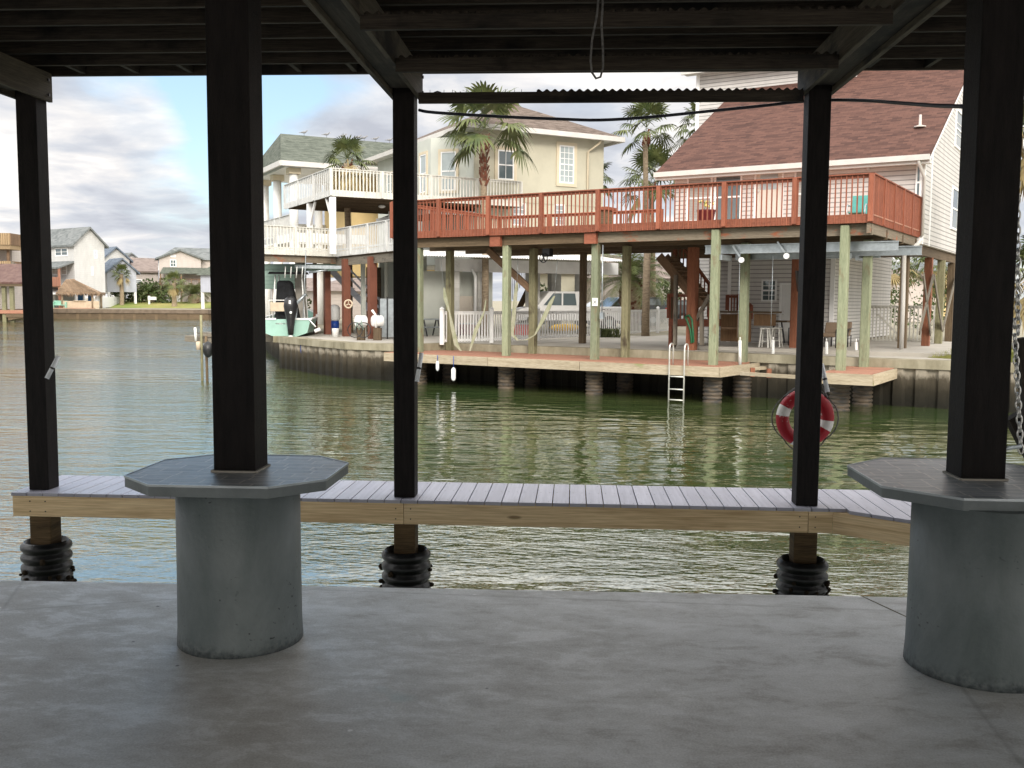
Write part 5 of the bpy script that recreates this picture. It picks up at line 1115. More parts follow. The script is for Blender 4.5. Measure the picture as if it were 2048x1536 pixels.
bk = thing('bicycle', 'bicycle parked against clutter under the white deck', 'bicycle', P(715, 655, 39.5)); 
for px in (710, 727): q = P(px, 660, 39.5); m = MB(); m.tube([q + V((.3 * math.cos(k * .3927), 0, .3 * math.sin(k * .3927) - .0)) for k in range(16)], .02, 5, closed=True); m.build('wheel', M['black'], bk)
m = MB(); m.tube([P(710, 660, 39.5), P(714, 645, 39.5), P(723, 646, 39.5), P(718, 660, 39.5), P(714, 645, 39.5)], .02, 5); m.tube([P(727, 660, 39.5), P(722, 640, 39.5), P(719, 639, 39.5)], .02, 5); m.build('frame', M['siding_green'], bk)
# a blue fender and old pilings in the water left of the curve
q = P(607, 694, 41); t = MB().lathe((q.x, q.y, q.z - .35), [(.02, 0), (.12, .08), (.14, .2), (.14, .55), (.1, .66), (.02, .7)], 12).build('boat_fender', M['blue']); tag(t, 'blue fender hanging on the bulkhead below the boat', 'fender')
pr = thing('old_pier', 'weathered little pier end with leaning piles left of the second brown post', 'pier', P(400, 690, 36))
m = MB(); a, b = P(384, 676, 36.5), P(470, 684, 36); m.bar(a, b, .9, .22); m.bar(a + V((.3, 0, .2)), b + V((0, 0, .3)), .6, .05); m.build('deck_beam', M['old_wood_l'], pr)
m = MB(); m.bar(P(408, 668, 36), P(440, 672, 36), .4, .14); m.build('block', M['old_wood_l'], pr)
for x, yt, yb, mm in ((402, 630, 725, 'olive_post'), (390, 655, 682, 'pvc_w'), (412, 672, 720, 'beam_dark')): m = MB(); p, r_ = P(x, yt, 35.8), P(x + 2, yb, 35.8); r_.z = ZW - .5 if x != 390 else r_.z; m.tube([r_, p], .05, 8); m.build('pile', M[mm], pr)
m = MB(); m.tube([P(396, 683, 35.5), P(397, 700, 35.5)], .08, 8); m.build('fender', M['pad'], pr); m = MB(); m.ball(P(416, 699, 35.4), .2, 8, 6, (1, 1, 1.5)); m.build('dark_buoy', M['sleeve'], pr)
# bottom beam below the boat
m = MB(); m.bar(P(500, 676, 44.5), P(575, 676, 44.5), .3, .32); tag(m.build('lift_walkway', M['old_wood_l']), 'grey timber walkway beam running below the mint boat', 'walkway')

# ================================================================ vehicles
def vehicle(kind, name, label, cat, px, Z, heading, body, zb=0.0, L=5.4, w=1.9, h=1.9):
    o = P(px, 600, Z); o.z = 0; d = heading; s = V((d.y, -d.x, 0)); f = Fr(o, d, s); t = thing(name, label, cat, f.p(0, 0, zb))
    if kind == 'pickup': prof = [(-L / 2, .5), (-L / 2, 1.22), (-.55, 1.2), (-.45, h), (1.15, h), (1.75, 1.25), (2.55, 1.12), (L / 2, .95), (L / 2, .5)]
    else: prof = [(-L / 2, .45), (-L / 2, 1.15), (-L / 2 + .35, h), (.7, h), (1.35, 1.15), (L / 2 - .1, .98), (L / 2, .5)]
    m = MB(); m.poly([f.p(x, -w / 2, z + zb) for x, z in prof], s * w); m.build('body', body, t, bevel=.09)
    gx = (-.35, 1.5) if kind == 'pickup' else (-L / 2 + .35, 1.1)
    for sd in (-1, 1):
        m = MB(); y = sd * (w / 2 + .006); x0, x1 = gx; m.poly([f.p(x0 + .08, y, 1.28 + zb), f.p(x0 + .16, y, h - .1 + zb), f.p(x1 - .55, y, h - .1 + zb), f.p(x1 - .05, y, 1.28 + zb)], s * (.012 * sd)); m.build('side_window', M['glass'], t)
        m = MB(); m.bar(f.p((x0 + x1) / 2 - .1, y + sd * .012, 1.27 + zb), f.p((x0 + x1) / 2 - .1, y + sd * .012, h - .08 + zb), .08, .02, s); m.build('pillar', body, t)
        for x in (-L / 2 + .95, L / 2 - .95):
            m = MB(); q = f.p(x, sd * (w / 2 - .1), .38 + zb); m.tube([q - s * .12, q + s * .12], .38, 18); tt = m.build('wheel', M['tyre'], t); m = MB(); m.tube([q + s * sd * .12, q + s * sd * .135], .2, 12); m.build('rim', M['galv'], tt)
        m = MB(); m.bf(f, -L / 2 - .01, -L / 2 + .12, sd * (w / 2) - (.1 if sd > 0 else -.0), sd * (w / 2) + (.01 if sd > 0 else .1) - (0 if sd > 0 else .01), .82 + zb, 1.12 + zb); m.build('tail_light', M['carred'], t)
    return t, f
tk, tf = vehicle('pickup', 'pickup_truck', 'white pickup truck parked nose left in the carport behind the fence', 'truck', 1133, 50.5, -camdir(78), M['carwhite'], zb=.0, L=5.9, h=1.98)
# lettering on the bed side
sd = 1 if (CAM - tf.o).dot(tf.v) > 0 else -1
cu = bpy.data.curves.new('fxt', 'FONT'); cu.body = 'FX4'; cu.size = .34; cu.extrude = .004; tx = bpy.data.objects.new('bed_decal', cu); COL.objects.link(tx)
xx = -tf.u; mt = Matrix((xx, V((0, 0, 1)), xx.cross(V((0, 0, 1))))).transposed().to_4x4(); bpy.context.view_layer.update()
me = bpy.data.meshes.new_from_object(tx); bpy.data.objects.remove(tx); me.transform(mt); q = tf.p(-1.55, sd * (.95 + .012), .86)
dn = bpy.data.objects.new('bed_decal', me); COL.objects.link(dn); me.materials.clear(); me.materials.append(M['darkred']); dn.parent = tk; dn.location = q - tk.location
vehicle('suv', 'parked_car', 'dark grey car parked behind the date palm, left of the pale trunk', 'car', 1248, 60, -camdir(70), M['cardark'], L=4.9, h=1.75)
vehicle('suv', 'parked_car', 'dark car with a red tail light, right of the pale palm trunk', 'car', 1318, 66, -camdir(80), M['cardark'], L=4.6, h=1.6)
vehicle('suv', 'parked_car', 'pale car just behind the pickup truck by the white fence', 'car', 1215, 62, -camdir(75), M['carwhite'], L=4.6, h=1.55)
# kayaks & pots behind fence
for k, (px, lab, mm, hh) in enumerate(((1130, 'yellow kayak lying behind the white fence, left of the dark pile', 'kayak', .35), )):
    q = P(px, 655, 44.5); m = MB(); m.tube([q - K.u * .8, q - K.u * .5, q + K.u * .5, q + K.u * .8], [.03, .16, .16, .03], 10); tag(m.build('kayak', M[mm]), lab, 'kayak')
for k, (px, lab, mm) in enumerate(((1040, 'red cooler box behind the white fence by the pile', 'carred'), (935, 'dark red storage box behind the first fence section', 'darkred'))):
    q = G(px, 672, ZG); m = MB(); m.box((q.x, q.y, ZG + .3), (.8, .5, .5)); t = m.build('storage_box', M[mm], bevel=.04); tag(t, lab, 'box'); MB().box((q.x, q.y, ZG + .58), (.84, .54, .06)).build('lid', M['galv'], t)
# ================================================================ palms and plants
def fan_leaf(m, base, d, up, pet, rad_, droop, rr, nb_=17, dead=False):
    d = d.normalized(); tip = base + d * pet - V((0, 0, droop * pet * .3)); side = d.cross(V((0, 0, 1))); side = side.normalized() if side.length > .05 else V((1, 0, 0)); dd = (tip - base).normalized(); nn = side.cross(dd)
    tw = rr.uniform(-.5, .5); side = (side * math.cos(tw) + nn * math.sin(tw)).normalized(); i = m.add([base - side * .02, base + side * .02, tip + side * .012, tip - side * .012]); m.face([i, i + 1, i + 2, i + 3])
    for k in range(nb_):
        a = (k / (nb_ - 1) - .5) * (4.3 if not dead else 2.4); L = rad_ * (1 - .25 * abs(k / (nb_ - 1) - .5)) * rr.uniform(.85, 1.1); v = (dd * math.cos(a) + side * math.sin(a)).normalized()
        w = v.cross(nn).normalized() * rad_ * .055
        p1 = tip + v * L * .5 + nn * .03; p1.z -= droop * L * .12; p2 = tip + v * L; p2.z -= droop * L * .55 * rr.uniform(.7, 1.3); pm = p1.lerp(p2, .6); pm.z += droop * L * .06
        i = m.add([tip, p1 - w, p1 + w, pm - w * .7, pm + w * .7, p2]); m.face([i, i + 1, i + 2]); m.face([i + 1, i + 3, i + 4, i + 2]); m.face([i + 3, i + 5, i + 4])
def fan_palm(label, px, py, Z, r, seed, tr=.15, n=34, droop=.8, boots=0, dead=6, base=None, group='fan palms standing among the houses', up0=-.55, lean=0, nb_=17):
    c = P(px, py, Z); b = P(base or px, 600, Z); rr = random.Random(seed); t = thing('fan_palm', label, 'palm tree', (b.x, b.y, ZG), group)
    m = MB(); pts = []; nseg = 10; top = c - V((0, 0, .15 * r))
    for k in range(nseg + 1): f = k / nseg; p = V((b.x, b.y, ZG)).lerp(top, f); pts.append(p + V((.05 * math.sin(f * 5), 0, 0)))
    m.tube(pts, [tr * 1.5] + [tr * (1.1 - .2 * k / nseg) for k in range(nseg)], 12); m.build('trunk', M['bark'], t)
    if boots:
        m = MB(); L = boots
        for k in range(int(L * 34)):
            f = rr.random(); a = rr.uniform(0, 6.28); p = top - V((0, 0, f * L)); d = V((math.cos(a), math.sin(a), 0)); w = V((-d.y, d.x, 0)) * .07; q = p + d * tr * .8
            m.hexa([q - w, q + w, q + w + d * .03, q - w + d * .03, q - w * .6 + d * .10 + V((0, 0, .26)), q + w * .6 + d * .10 + V((0, 0, .26)), q + w * .6 + d * .14 + V((0, 0, .25)), q - w * .6 + d * .14 + V((0, 0, .25))])
        m.build('leaf_boots', M['boots'], t)
    m = MB(); md = MB()
    for k in range(n):
        el = up0 + (1.45 - up0) * (k / n) ** .8 * 1.0; az = k * 2.39996 + rr.uniform(-.3, .3); d = V((math.cos(az) * math.cos(el) + lean, math.sin(az) * math.cos(el), math.sin(el)))
        fan_leaf(m if k >= dead else md, c + d * .05, d, 0, r * rr.uniform(.42, .64), r * rr.uniform(.34, .46), droop * (1.1 if el < .6 else .5), rr, nb_)
    m.build('crown', M['frond'], t, fixn=False)
    if dead:
        for k in range(dead): az = rr.uniform(0, 6.28); d = V((math.cos(az) * .8, math.sin(az) * .8, -.55)); fan_leaf(md, c, d, 0, r * .45, r * .45, 1.6, rr, nb_, True)
        md.build('dry_fronds', M['frond_d'], t, fixn=False)
    return t
fan_palm('tall fan palm with a red-brown shaggy neck in front of the cream house', 969, 258, 46, 2.75, 1, .15, 21, 1.0, 2.2, 0, nb_=23, up0=-.25)
fan_palm('short-crowned fan palm behind the upper white balcony', 695, 318, 49, 1.5, 2, .16, 26, .8, .8, 4, base=697)
fan_palm('tall slim fan palm in the gap left of the red-brown roof', 1293, 256, 56, 2.25, 3, .15, 22, .75, .8, 0, up0=-.35)
fan_palm('lower fan palm behind the tall slim one, beside the red-brown roof', 1305, 355, 62, 2.6, 4, .17, 34, .6, .6, 2)
fan_palm('fan palm half hidden behind the left edge of the red-brown roof', 1402, 245, 60, 1.9, 5, .15, 26, .9, 0, 0)
fan_palm('fan palm peeking out right of the cream house', 1186, 350, 60, 1.7, 6, .15, 22, 1.0, 0, 0)
fan_palm('tall shaggy fan palm at the far right edge', 2085, 262, 30, 1.7, 7, .2, 34, 1.2, 1.2, 16)
fan_palm('small shaggy fan palm low at the far right edge', 2080, 545, 27, 1.4, 17, .15, 30, 1.0, .4, 10)
fan_palm('fan palm by the tiki hut fence across the canal', 243, 545, 160, 2.0, 8, .32, 26, .8, 0, 2, group='fan palms on the far shore')
fan_palm('fan palm on the far lawn before the garage', 348, 562, 158, 2.3, 9, .36, 26, 1.0, 0, 2, group='fan palms on the far shore')
fan_palm('distant fan palm seen under the white house, left one', 1773, 530, 62, 2.2, 10, .16, 24, .9, 0, 6)
fan_palm('distant fan palm seen under the white house, right one', 1860, 535, 80, 2.6, 11, .16, 24, .9, 0, 2)
def date_palm(label, px, py, Z, r, seed, tr, n=40, mat='frond_y', group=None):
    c = P(px, py, Z); rr = random.Random(seed); t = thing('date_palm', label, 'palm tree', (c.x, c.y, ZG), group); m = MB(); h = c.z - ZG
    m.lathe((c.x, c.y, ZG), [(tr * .8, 0), (tr, h * .3), (tr * 1.25, h * .8), (tr * .8, h * .98)], 14); m.build('trunk', M['bark'], t)
    m = MB()
    for k in range(70):
        a = rr.uniform(0, 6.28); d = V((math.cos(a), math.sin(a), 0)); w = V((-d.y, d.x, 0)) * .08; q = V((c.x, c.y, ZG + h * rr.uniform(.1, .95))) + d * tr
        m.hexa([q - w, q + w, q + w + d * .05, q - w + d * .05, q - w * .6 + d * .12 + V((0, 0, .16)), q + w * .6 + d * .12 + V((0, 0, .16)), q + w * .6 + d * .16 + V((0, 0, .15)), q - w * .6 + d * .16 + V((0, 0, .15))])
    m.build('leaf_boots', M['boots'], t); m = MB()
    for k in range(n):
        el = -.25 + 1.6 * (k / n) ** .9; az = k * 2.39996 + rr.uniform(-.2, .2); hd = V((math.cos(az), math.sin(az), 0)); L = r * rr.uniform(.85, 1.1); pts = []
        for s in range(9): f = s / 8; e2 = el - 1.5 * f * f * .9; pts.append((pts[-1] if pts else c) + (hd * math.cos(e2) + V((0, 0, math.sin(e2)))) * (L / 8 if s else 0))
        sd_ = hd.cross(V((0, 0, 1)))
        for s in range(1, 9):
            for j in range(4):
                p = pts[s - 1].lerp(pts[s], j / 4); dr = (pts[s] - pts[s - 1]).normalized()
                for sg in (-1, 1):
                    f = (s - 1 + j / 4) / 8; LL = r * .24 * math.sin(.35 + f * 2.5); v = (sd_ * sg + dr * .7 + V((0, 0, -.35 + rr.uniform(-.2, .2)))).normalized(); w = dr * .028 * max(1, r / 3)
                    i = m.add([p - w, p + w, p + v * LL]); m.face([i, i + 1, i + 2])
    m.build('crown', M[mat], t, fixn=False); return t
date_palm('bushy date palm with a stout patterned trunk behind the parked cars', 1262, 560, 56, 3.2, 21, .55, 46)
date_palm('low palm clump beside the garage of the far house', 388, 588, 165, 3.6, 22, .8, 40, 'frond', 'low palms on the far lawn')
date_palm('dark low palm left of the far house garage', 303, 588, 166, 3.4, 23, .6, 36, 'frond', 'low palms on the far lawn')
# bare pale trunk in front of the parked cars (crown hidden by the deck)
q = P(1292, 600, 47); t = thing('palm_tree', 'pale bare palm trunk in front of the parked cars, crown above the deck', 'palm tree', (q.x, q.y, ZG)); m = MB(); m.tube([V((q.x, q.y, ZG)), V((q.x, q.y, 2.5)), V((q.x + .05, q.y, 5.6))], [.2, .17, .16], 12); m.build('trunk', M['bark'], t)
def bush(label, c, rx, rz_, seed, n=420, s=.12, mat='leaf', group=None, name='bush', flat=False, lab_cat='bush'):
    rr = random.Random(seed); m = MB(); t = thing(name, label, lab_cat, (c[0], c[1], c[2]), group)
    lob = [(rr.uniform(-.6, .6) * rx, rr.uniform(-.4, .4) * rx, rr.uniform(.3, .8) * rz_, rr.uniform(.35, .6)) for _ in range(7)]
    for k in range(n):
        lx, ly, lz, lr = rr.choice(lob); a, b = rr.uniform(0, 6.28), rr.uniform(-1.2, 1.5); q = V(c) + V((lx + lr * rx * math.cos(a) * math.cos(b), ly + lr * rx * math.sin(a) * math.cos(b), max(.02, lz + lr * rz_ * .8 * math.sin(b))))
        d = V((rr.uniform(-1, 1), rr.uniform(-1, 1), rr.uniform(-.4, 1))).normalized() * s * rr.uniform(.7, 1.4); w = d.cross(V((rr.uniform(-1, 1), rr.uniform(-1, 1), .3))).normalized() * s * .35; i = m.add([q, q + d * .5 + w, q + d, q + d * .5 - w]); m.face([i, i + 1, i + 2, i + 3])
    m.build('foliage', M[mat], t, fixn=False); m = MB(); m.tube([V(c), V(c) + V((0, 0, rz_ * .7))], [.05 * rx, .02 * rx], 6); m.build('stem', M['bark'], t); return t
def strap_plant(label, px, py, Z=None, n=60, h=.5, seed=1):
    q = G(px, py, ZG); rr = random.Random(seed); m = MB()
    for k in range(n):
        a = rr.uniform(0, 6.28); d = V((math.cos(a), math.sin(a), 0)); b = V((q.x + rr.uniform(-.5, .5), q.y + rr.uniform(-.2, .2), ZG)); w = V((-d.y, d.x, 0)) * .025; i = m.add([b - w, b + w, b + d * h * .4 + V((0, 0, h * .8)) + w, b + d * h * .4 + V((0, 0, h * .8)) - w, b + d * h * .8 + V((0, 0, h * rr.uniform(.6, 1)))]); m.face([i, i + 1, i + 2, i + 3]); m.face([i + 3, i + 2, i + 4])
    tag(m.build('strap_leaf_plant', M['frond'], fixn=False), label, 'plant')
strap_plant('green strap-leaved plant at the foot of the white fence', 1218, 675, n=90, seed=3)
for lab, px, Z, rx, rz_, s in (('dark shrub below the taupe house on the far shore', 262, 168, 3.5, 3.4, 31), ('round dark shrub right of the mailbox on the far lawn', 318, 166, 3.2, 4.0, 32), ('shrub before the far house at its left corner', 285, 167, 3.0, 3.4, 33), ('low green shrub behind the yard gate, left', 1742, 60, 1.6, 1.8, 34), ('pale green shrub behind the yard gate, right', 1880, 62, 1.8, 2.4, 35), ('dark green tree behind the yard gate beside the downspout', 1800, 70, 3.0, 4.6, 36), ('green bush behind the boat under the white deck', 583, 75, 1.5, 2.0, 37), ('bush behind the parked dark cars', 1325, 72, 2.2, 3.2, 38), ('bush behind the cream house carport', 1092, 62, 1.0, 3.0, 39)):
    q = P(px, 600, Z); bush(lab, (q.x, q.y, ZG), rx, rz_, s, n=900 if rx > 2 else 500, s=.42 if Z > 100 else .22)

# ================================================================ distant houses
def gable(label, Z, pxc, ang, a_len, b_len, z0, ze, zr, wall, roof, wall2=None, name='house', hip=False, ridge='a', ov=.5, group=None):
    """box house: nearest corner at pxc, side a recedes to the right, side b to the left"""
    c = P(pxc, 600, Z); f = Fr(c, camdir(ang), camdir(ang - 90)); t = thing(name, label, 'house', f.p(a_len / 2, b_len / 2, ZG), group)
    m = MB(); m.bf(f, 0, a_len, 0, .15, z0, ze); m.build('right_wall', M[wall], t); m = MB(); m.bf(f, 0, .15, .16, b_len, z0, ze); m.build('left_wall', M[wall2 or wall], t)
    m = MB(); m.bf(f, .16, a_len, .16, b_len, z0, z0 + .2); m.build('floor', M['white'], t)
    m = MB(); A_, B_ = a_len + ov, b_len + ov
    if hip:
        s = min(a_len, b_len) / 2; r1, r2 = (f.p(s, b_len / 2, zr), f.p(a_len - s, b_len / 2, zr)) if a_len > b_len else (f.p(a_len / 2, s, zr), f.p(a_len / 2, b_len - s, zr))
        e = [f.p(-ov, -ov, ze), f.p(A_, -ov, ze), f.p(A_, B_, ze), f.p(-ov, B_, ze)]; i = m.add(e + [r1, r2])
        if a_len > b_len: fs = [(0, 1, 5, 4), (1, 2, 5), (2, 3, 4, 5), (3, 0, 4)]
        else: fs = [(0, 1, 4), (1, 2, 5, 4), (2, 3, 5), (3, 0, 4, 5)]
        for q in fs + [(3, 2, 1, 0)]: m.face([i + k for k in q])
    elif ridge == 'b':      # ridge runs along b: the gable shows on side a
        k = (zr - ze) / (a_len / 2); m.poly([f.p(-ov, -ov, ze - ov * k), f.p(a_len / 2, -ov, zr), f.p(A_, -ov, ze - ov * k), f.p(A_, -ov, ze - ov * k + .3), f.p(a_len / 2, -ov, zr + .3), f.p(-ov, -ov, ze - ov * k + .3)], f.v * (b_len + 2 * ov), f.v)
        g = MB(); g.poly([f.p(0, 0, ze), f.p(a_len / 2, 0, zr), f.p(a_len, 0, ze)], f.v * .15); g.build('gable', M[wall], t)
    else:
        k = (zr - ze) / (b_len / 2); m.poly([f.p(-ov, -ov, ze - ov * k), f.p(-ov, b_len / 2, zr), f.p(-ov, B_, ze - ov * k), f.p(-ov, B_, ze - ov * k + .3), f.p(-ov, b_len / 2, zr + .3), f.p(-ov, -ov, ze - ov * k + .3)], f.u * (a_len + 2 * ov), f.u)
        g = MB(); g.poly([f.p(0, 0, ze), f.p(0, b_len / 2, zr), f.p(0, b_len, ze)], f.u * .15); g.build('gable', M[wall2 or wall], t)
    m.build('roof', M[roof], t)
    return t, f
def stilts(t, f, a, b, z, mat='white', w=.35, n=3):
    for i in range(n):
        for j in (0, 1): m = MB(); u = .2 + (a - .4) * i / (n - 1); v = .2 + (b - .4) * j; m.bf(f, u - w / 2, u + w / 2, v - w / 2, v + w / 2, ZG, z); m.build('stilt', M[mat], t)
# big white gable house by the tiki hut
t, f = gable('tall white gable house with dark grey roof left of the far fence', 150, 151, 36, 5.0, 13.0, 2.2, 9.6, 12.0, 'siding_far', 'sh_grey', ridge='b')
stilts(t, f, 5.0, 13, 2.2)
m = MB(); m.bf(f, .16, 5, 6, 13, ZG, 2.2); m.build('ground_wall', M['siding_far'], t)
winpx(t, f, 0, 187.5, 500, 194.5, 517, nc=1, nr=1, gm=M['siding_lav'], fw=.15); winpx(t, f, 0, 182, 533, 187, 551, nc=1, nr=3, fw=.2, mw=.15)
winpu(t, f, 0, 110, 496, 136, 512, nc=2, nr=1, fw=.18, mw=.2); winpu(t, f, 0, 104, 532, 118, 550, nc=2, nr=1, fw=.15, gm=M['siding_pink']); winpu(t, f, 0, 122, 532, 134, 550, nc=1, nr=1, fw=.15, gm=M['siding_pink'])
m = MB(); c0 = f.p(0, 1.0); m.poly([f.p(-.02, 0, 7.0), f.p(-2.6, 0, 6.0), f.p(-2.6, 12, 6.0), f.p(-.02, 12, 7.0)], (0, 0, -.25)); m.build('porch_roof', M['sh_grey'], t)
m = MB(); m.bf(f, -2.5, 0, 0, 12, 3.0, 3.2); m.build('porch_floor', M['stair'], t); rail(t, f.p(-2.5, 0), f.p(-2.5, 12), 3.1, 4.5, M['red_floor'], sp=.28, bw=.2, ps=3)
for v in (.1, 4, 8): m = MB(); m.bf(f, -2.5, -2.2, v, v + .25, ZG, 5.95); m.build('porch_post', M['red_floor'], t)
m = MB(); m.poly([f.p(-2.4, -3.5, 2.0), f.p(-2.4, 12, 2.0), f.p(-.1, 12, 2.95), f.p(-.1, -3.5, 2.95)], (0, 0, -.1)); m.build('white_awning', M['white'], t)
# houses between the gable house and the palm
t, f = gable('narrow white gable house just right of the tall white one', 175, 206, 45, 5.0, 9, 2.4, 8.2, 10.3, 'siding_far', 'sh_blue', ridge='b'); stilts(t, f, 6.5, 9, 2.4)
t, f = gable('pale lavender house with blue-grey roof behind the far fence', 160, 216, 52, 4.6, 6, 2.4, 5.7, 7.7, 'siding_lav', 'sh_blue', 'siding_far', ridge='b'); stilts(t, f, 4.6, 6, 2.4)
winpx(t, f, 0, 222, 590, 228, 603, nc=1, nr=2, fw=.2)
t, f = gable('pale gable house with grey-green roof behind the lavender house', 185, 232, 48, 6, 10, 2.6, 7.4, 9.7, 'siding_far', 'sh_grey', ridge='b'); stilts(t, f, 7, 10, 2.6)
t, f = gable('taupe-roofed pinkish house behind the far fan palm', 176, 262, 40, 8, 12, 2.4, 6.2, 8.6, 'siding_pink', 'sh_far', ridge='a'); stilts(t, f, 8, 12, 2.4)
winpx(t, f, 0, 268, 558, 284, 568, nc=3, nr=1, fw=.2)
m = MB(); m.bf(f, -.5, 8, -2.2, 0, 2.7, 2.9); m.build('porch_floor', M['old_wood_l'], t); rail(t, f.p(-.5, -2.2), f.p(8, -2.2), 2.7, 3.9, M['old_wood_l'], sp=.3, bw=.12, ps=2.8)
m = MB(); m.poly([f.p(-.6, -2.6, 1.6), f.p(8, -2.6, 1.6), f.p(8, 0, 2.2), f.p(-.6, 0, 2.2)], (0, 0, -.1)); m.build('white_awning', M['white'], t)
t, f = gable('grey-roofed house far behind the boathouse on the left', 190, 20, 40, 10, 9, 2.4, 8.6, 12.0, 'siding_pink', 'sh_grey', hip=True); stilts(t, f, 10, 9, 2.4)
# cream two-storey house with arched window
t, f = gable('cream two-storey house with arched gable window and garage across the canal', 168, 320, 68, 6.8, 4.4, ZG, 8.2, 9.5, 'siding_pink', 'sh_grey', 'siding_lav', ridge='b')
t.location = t.location
m = MB(); m.bf(f, 6.8, 10.1, 1.4, 7, ZG, 8.2); m.build('side_wing', M['siding_pink'], t)
m = MB(); i = m.add([f.p(-.5, .3, 8.1), f.p(10.7, 1.0, 8.1), f.p(10.7, 8.4, 8.1), f.p(-.5, 8.4, 8.1), f.p(2.8, 3.9, 10.3), f.p(9.0, 4.7, 10.3)]); 
for q in ((0, 1, 5, 4), (1, 2, 5), (2, 3, 4, 5), (3, 0, 4), (3, 2, 1, 0)): m.face([i + k for k in q])
m.build('roof', M['sh_grey'], t)
winpx(t, f, 0, 340, 519, 352.5, 534, nc=2, nr=2, fw=.12, mw=.08); winpx(t, f, 0, 341, 509.5, 352, 514.5, nc=1, nr=1, fw=.12, gm=M['siding_lav'], sash=False)
winpx(t, f, 1.4, 378, 521, 385, 535, nc=1, nr=2, fw=.12); winpx(t, f, 1.4, 394, 521, 401, 535, nc=1, nr=2, fw=.12); winpx(t, f, 1.4, 384, 553, 393, 565, nc=1, nr=2, fw=.12)
for y in (.6, 1.9, 3.0): win(t, f.p(0, y, 6.2), f.v, -f.u, .55, 1.2, nc=1, nr=2, fw=.1)
m = MB(); m.poly([f.p(0, -2.4, 5.7), f.p(10.5, -2.4, 5.7), f.p(9.8, -.02, 6.7), f.p(.6, -.02, 6.7)], (0, 0, -.16), f.u); m.build('porch_roof', M['sh_green'], t)
m = MB(); m.bf(f, -.1, 10.1, -2.3, 0, 3.5, 3.75); m.build('porch_floor', M['beam_dark'], t)
rail(t, f.p(-.1, -2.3), f.p(10.1, -2.3), 3.7, 4.75, M['stair'], sp=.5, bw=.03, ps=1.3, pw=.12)
for u in (.1, 3.4, 6.8, 10.0): m = MB(); m.bf(f, u - .1, u + .1, -2.28, -2.1, ZG, 5.6); m.build('porch_post', M['stair'], t)
m = MB(); a0, _ = f.nv(333, 600, -.06); b0, _ = f.nv(360, 600, -.06); m.bf(f, a0, b0, -.06, -.01, ZG, 2.6); gd = m.build('garage_door', M['white'], t)
for k in range(4): m = MB(); w = (b0 - a0) / 4; m.bf(f, a0 + w * (k + .25), a0 + w * (k + .75), -.075, -.062, 1.9, 2.2); m.build('pane', M['glass'], gd)
t, f = gable('grey house with green roof at the right end of the far lawn', 150, 424, 40, 6, 3, 2.4, 5.0, 6.8, 'siding_lav', 'sh_green', hip=True); stilts(t, f, 6, 3, 2.4)
t, f = gable('white gable house partly behind the second brown post far away', 180, 408, 60, 8, 7, 2.4, 8.6, 10.2, 'siding_far', 'sh_grey', hip=True); stilts(t, f, 8, 7, 2.4)
# background houses behind the carports
t, f = gable('pale yellow house behind the parked cars', 75, 1120, 70, 9, 6, ZG, 3.6, 5.2, 'stucco', 'sh_far', hip=True)
t, f = gable('pale low house with louvred wall behind the date palm', 72, 1210, 72, 9, 6, ZG, 3.2, 4.6, 'siding_pink', 'sh_far', hip=True)
t, f = gable('small white house seen under the white house between the stilts', 85, 1755, 60, 8, 7, ZG, 2.6, 4.2, 'siding_pink', 'sh_far', ridge='b')
t, f = gable('yellow house with grey roof at the far right between the stilts', 95, 1885, 62, 9, 8, ZG, 4.6, 6.4, 'stucco_y', 'sh_grey', hip=True)
t, f = gable('pink low house seen behind the boat under the white deck', 95, 570, 64, 7, 6, ZG, 2.6, 3.6, 'siding_pink', 'sh_far', hip=True)
t, f = gable('pale house glimpsed behind the stair under the white deck', 85, 640, 64, 8, 6, ZG, 2.2, 3.4, 'siding_pink', 'sh_far', hip=True)
# far white fence, tiki hut, boathouse on the left
ff = thing('picket_fence', 'white picket fence running back from the tiki hut on the far shore', 'fence', G(195, 621, ZG))
a, b = P(193, 622, 146), P(246, 600, 168); rail(ff, a, b, ZG + .1, 1.6, M['white'], sp=.4, bw=.3, ps=2.6, pw=.3, capw=.12, bottom=.1)
th = thing('tiki_hut', 'thatched tiki hut bar with tan counter on the far shore', 'hut', P(155, 600, 145)); c = P(157, 600, 145); f = Fr(c, camdir(80), camdir(-10))
m = MB(); pk = [f.p(-2.0, 1.5, 4.1), f.p(-1.0, 1.5, 4.2)]; bs = [f.p(-2.9, -.6, 2.0), f.p(3.2, -.9, 2.0), f.p(3.0, 3.5, 2.0), f.p(-2.9, 3.5, 2.0)]; i = m.add(bs + pk)
for q in ((0, 1, 5, 4), (1, 2, 5), (2, 3, 4, 5), (3, 0, 4), (3, 2, 1, 0)): m.face([i + k for k in q])
rr = random.Random(5)
for a, b in zip(bs, bs[1:] + bs[:1]):
    for k in range(60): q = a.lerp(b, rr.random()); w = (b - a).normalized() * .09; i = m.add([q - w + V((0, 0, .25)), q + w + V((0, 0, .25)), q + V((rr.uniform(-.1, .1), 0, -rr.uniform(.2, .6)))]); m.face([i, i + 1, i + 2])
for k in range(700):
    s_ = rr.random(); tq = rr.random(); p0 = bs[0].lerp(bs[1], s_); p1 = pk[0].lerp(pk[1], s_); q = p0.lerp(p1, tq) + V((0, -.03, .05)); w = f.u * .08; d = (p0 - p1).normalized() * .5; i = m.add([q - w, q + w, q + d + V((0, -.1, .03))]); m.face([i, i + 1, i + 2])
m.build('thatch_roof', M['thatch'], th, fixn=False)
for u in (-2.2, 2.0, 2.7): m = MB(); m.tube([f.p(u, -.2 if u < 2.5 else 2, ZG), f.p(u * 1.0, -.2 if u < 2.5 else 2, 2.2)], .17, 8); m.build('post', M['bark'], th)
